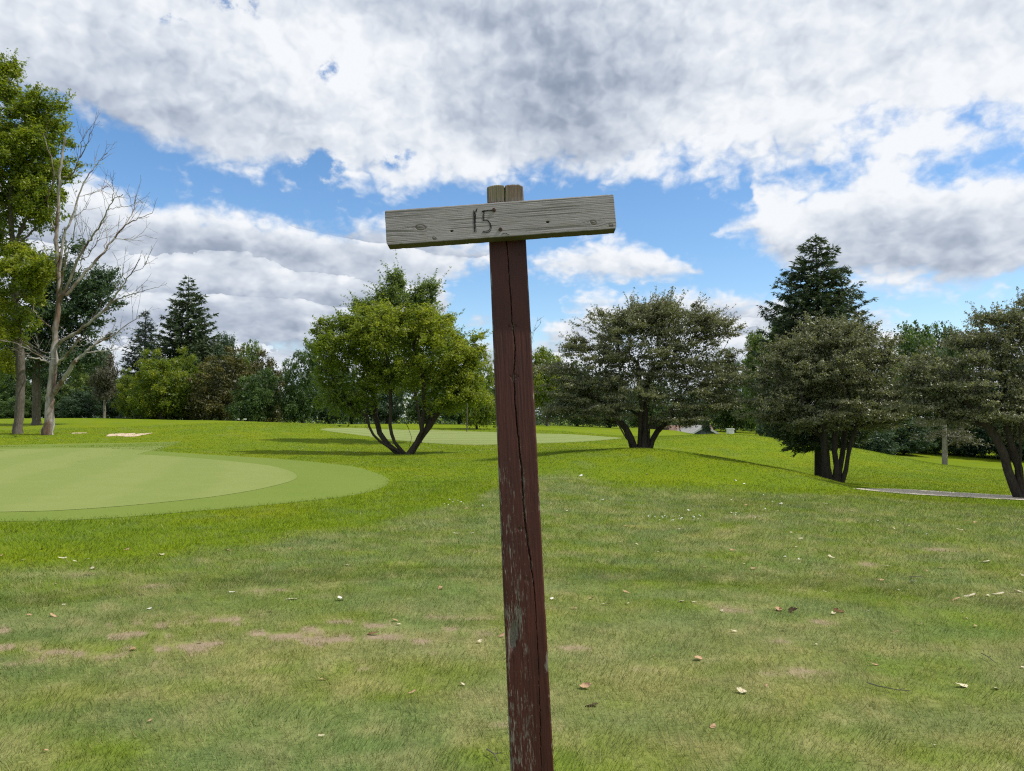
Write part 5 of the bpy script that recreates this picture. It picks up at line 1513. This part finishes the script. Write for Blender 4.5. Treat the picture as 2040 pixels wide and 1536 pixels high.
LIT += z(1060, 860, 2.898, [(280, 257, 'white', 9), (401, 397, 'white', 11), (209, 461, 'cream', 9), (442, 453, 'tan', 7), (537, 548, 'tan', 10), (600, 298, 'white', 6), (665, 250, 'cream', 6), (1175, 281, 'white', 8), (1226, 304, 'white', 6), (1152, 396, 'cream', 6), (1237, 427, 'tan', 7), (1153, 473, 'cream', 9), (1316, 462, 'cream', 7), (906, 459, 'white', 7),
        (1092, 540, 'tan', 6), (850, 566, 'cream', 7), (606, 652, 'cream', 9), (520, 640, 'tan', 12, 'chip'), (720, 793, 'cream', 10), (996, 787, 'tan', 15, 'chip'), (1280, 796, 'tan', 13), (550, 932, 'tan', 18, 'chip'), (587, 888, 'cream', 6), (426, 1003, 'cream', 19, 'chip'), (549, 1000, 'cream', 10), (857, 985, 'cream', 15), (930, 989, 'cream', 9), (345, 970, 'tan', 9),
        (117, 975, 'white', 9), (208, 884, 'cream', 7), (1100, 1042, 'cream', 11), (1420, 1033, 'brown', 15), (735, 700, 'cream', 9, 'chip'), (310, 1488, 'tan', 24), (1210, 1512, 'cream', 21), (1352, 1478, 'tan', 11), (700, 1306, 'tan', 7), (962, 1322, 'tan', 19), (1165, 1160, 'cream', 12, 'chip'), (1388, 405, 'white', 6), (193, 672, 'cream', 9, 'chip'), (240, 1028, 'tan', 15, 'chip'), (1155, 692, 'tan', 10), (1225, 770, 'cream', 6)])
LIT += z(1540, 920, 3.268, [(47, 283, 'white', 11), (30, 320, 'cream', 9), (350, 277, 'cream', 7), (515, 326, 'white', 6), (115, 467, 'cream', 8), (180, 505, 'cream', 10), (780, 440, 'cream', 9), (582, 480, 'cream', 9), (150, 562, 'cream', 6), (76, 622, 'white', 6), (172, 642, 'white', 7), (380, 627, 'cream', 15), (746, 684, 'cream', 14, 'chip'), (1105, 697, 'tan', 14, 'chip'),
        (1378, 658, 'cream', 20, 'chip'), (700, 770, 'tan', 18), (915, 790, 'white', 15), (443, 738, 'tan', 8), (340, 855, 'cream', 10, 'chip'), (1275, 878, 'cream', 26, 'chip'), (1190, 905, 'tan', 21, 'chip'), (1465, 867, 'cream', 22, 'chip'), (1587, 850, 'cream', 27, 'chip'), (1398, 875, 'cream', 8), (35, 970, 'tan', 15), (135, 982, 'dark', 19), (430, 985, 'brown', 21), (395, 995, 'cream', 10),
        (620, 980, 'white', 9, 'chip'), (1260, 1028, 'cream', 9), (965, 1067, 'tan', 8), (793, 1122, 'tan', 16, 'chip'), (1322, 1077, 'tan', 10), (272, 1200, 'cream', 10), (75, 1100, 'white', 10), (660, 1334, 'tan', 16, 'chip'), (1235, 1467, 'cream', 32, 'chip'), (1445, 1482, 'cream', 16), (820, 843, 'white', 7), (1215, 445, 'cream', 12, 'chip'), (1000, 475, 'white', 7),
        (1320, 400, 'tan', 8), (685, 388, 'white', 6), (880, 420, 'cream', 7), (1620, 568, 'cream', 9, 'chip'), (1625, 745, 'cream', 8), (1230, 985, 'cream', 6), (1625, 1355, 'cream', 9), (1000, 718, 'tan', 7)])
LIT += [(1178, 1408, 'dark', 26, 'leaf'), (300, 1440, 'tan', 12, 'leaf'), (640, 1470, 'cream', 13, 'chip'), (1420, 1450, 'tan', 14, 'leaf'), (1860, 1490, 'cream', 15, 'chip'), (90, 1500, 'tan', 12, 'leaf')]
CW = {'cream': 'cream', 'tan': 'tan', 'white': 'bleached', 'brown': 'brown', 'dark': 'dark brown', 'yellow': 'yellow'}
used = {}


def where(px, py):
    side_ = 'left of the post' if px < 1010 else 'right of the post'
    return side_, 'on the far lush grass' if py < 1000 else 'on the middle lawn' if py < 1140 else 'beside the bare patches' if py < 1310 and px < 1010 else 'on the near lawn' if py < 1310 else 'on the nearest grass'


for i, q in enumerate(LIT):
    px, py, colr, wpx = q[:4]; kind = q[4] if len(q) > 4 else 'leaf'
    if py > 925: h = ground_hit(px, py, 2.5, 60)
    else: h = ground_hit(px, py, 10, 60)
    L = max(.02, wpx * h[1] / F); me = SH[(kind, int(g.integers(0, 8 if kind == 'leaf' else 5)))]
    nm = 'fallen_leaf' if kind == 'leaf' else 'bark_chip'
    o = bpy.data.objects.new(nm, me); COL.objects.link(o)
    o.location = (h[0], h[1], float(T(*h)) + .012); o.rotation_euler = (g.uniform(-.5, .45), g.uniform(-.4, .4), g.uniform(-.5, .5) + (math.pi if g.random() < .5 else 0) + (g.uniform(-.8, .8) if kind == 'leaf' else 0))
    o.scale = (L, L, L * (1.1 if kind == 'leaf' else .9))
    o.material_slots[0].link = 'OBJECT'; o.material_slots[0].material = LM[colr]
    sd, zn = where(px, py); size_ = 'large' if wpx >= 18 else 'small' if wpx < 10 else ''
    what = ' '.join(f"{size_} {CW[colr]} {'dry leaf' if kind == 'leaf' else 'bark chip'} {sd}".split())
    tag(o, f'{what}, lying {zn}', 'leaf' if kind == 'leaf' else 'bark chip', 'dry leaves and bark chips scattered on the lawn')
    used.setdefault((what, zn), []).append(o)
ORD = ['first', 'second', 'third', 'fourth', 'fifth', 'sixth', 'seventh', 'eighth', 'ninth', 'tenth', 'eleventh', 'twelfth', 'thirteenth', 'fourteenth', 'fifteenth', 'sixteenth', 'seventeenth', 'eighteenth']
for (what, zn), L in used.items():
    if len(L) < 2: continue
    L.sort(key=lambda o: abs(o.location.x / o.location.y))
    for k, o in enumerate(L): o['label'] = f'{ORD[k]} {what}, counting outward, {zn}'

# twigs
for pts, lb in (([(1727, 1369), (1748, 1377), (1790, 1384), (1815, 1386)], 'long thin grey twig lying on the near grass right of the signpost'), ([(1765, 1035), (1772, 1040), (1780, 1041)], 'short dark twig on the dull lawn below the spruce'),
                ([(1955, 1310), (1970, 1318), (1985, 1330)], 'thin twig half hidden in the grass near the right edge'), ([(970, 1505), (985, 1516), (992, 1530)], 'brown twig in the grass at the foot of the picture left of the signpost'),
                ([(1812, 1155), (1830, 1154), (1845, 1156)], 'thin dark twig behind the large white leaf on the right')):
    P_ = np.array([(*ground_hit(*p, 2.5, 40), 0) for p in pts]); P_[:, 2] = T(P_[:, 0], P_[:, 1]) + .026; b0 = P_[0].copy()
    mb = MB(); mb.tube(P_ - b0, np.linspace(.0035, .0018, len(P_)), 6); k = len(P_) // 2
    d_ = P_[k] - P_[k - 1]; d_ /= np.linalg.norm(d_) + 1e-9; mb.tube([P_[k] - b0, P_[k] - b0 + d_ * .04 + (.01, .03, .01)], (.0022, .0012), 5)
    tag(obj('twig', mb.mesh('twig', True), BARK_GREY, None, b0), lb, 'twig', 'twigs fallen on the lawn')

# clover heads: too many and too small to count
pts = []
for (x0, x1, y0, y1, n) in ((560, 780, 884, 906, 34), (830, 985, 886, 900, 30), (1290, 1400, 1030, 1042, 22), (880, 1000, 998, 1012, 10), (1420, 1560, 985, 1050, 10)):
    for _ in range(n):
        h = ground_hit(g.uniform(x0, x1), g.uniform(y0, y1), 10, 60); pts.append((*h, float(T(*h)) + .035))
mb = MB(); ico = np.array([(1, 0, 0), (-1, 0, 0), (0, 1, 0), (0, -1, 0), (0, 0, 1), (0, 0, -1)], float); fi = [(0, 2, 4), (2, 1, 4), (1, 3, 4), (3, 0, 4), (2, 0, 5), (1, 2, 5), (3, 1, 5), (0, 3, 5)]
for p in pts: r_ = g.uniform(.008, .016); mb.add(np.array(p) + ico * r_, fi); mb.add([(p[0] - .002, p[1], p[2] - .04), (p[0] + .002, p[1], p[2] - .04), (p[0], p[1], p[2])], [(0, 1, 2)])
m = material('clover_head'); finish((.62, .62, .56), .9)
tag(obj('clover', mb.mesh('clover'), m), 'tiny white clover heads dotted through the grass', 'clover', kind='stuff')
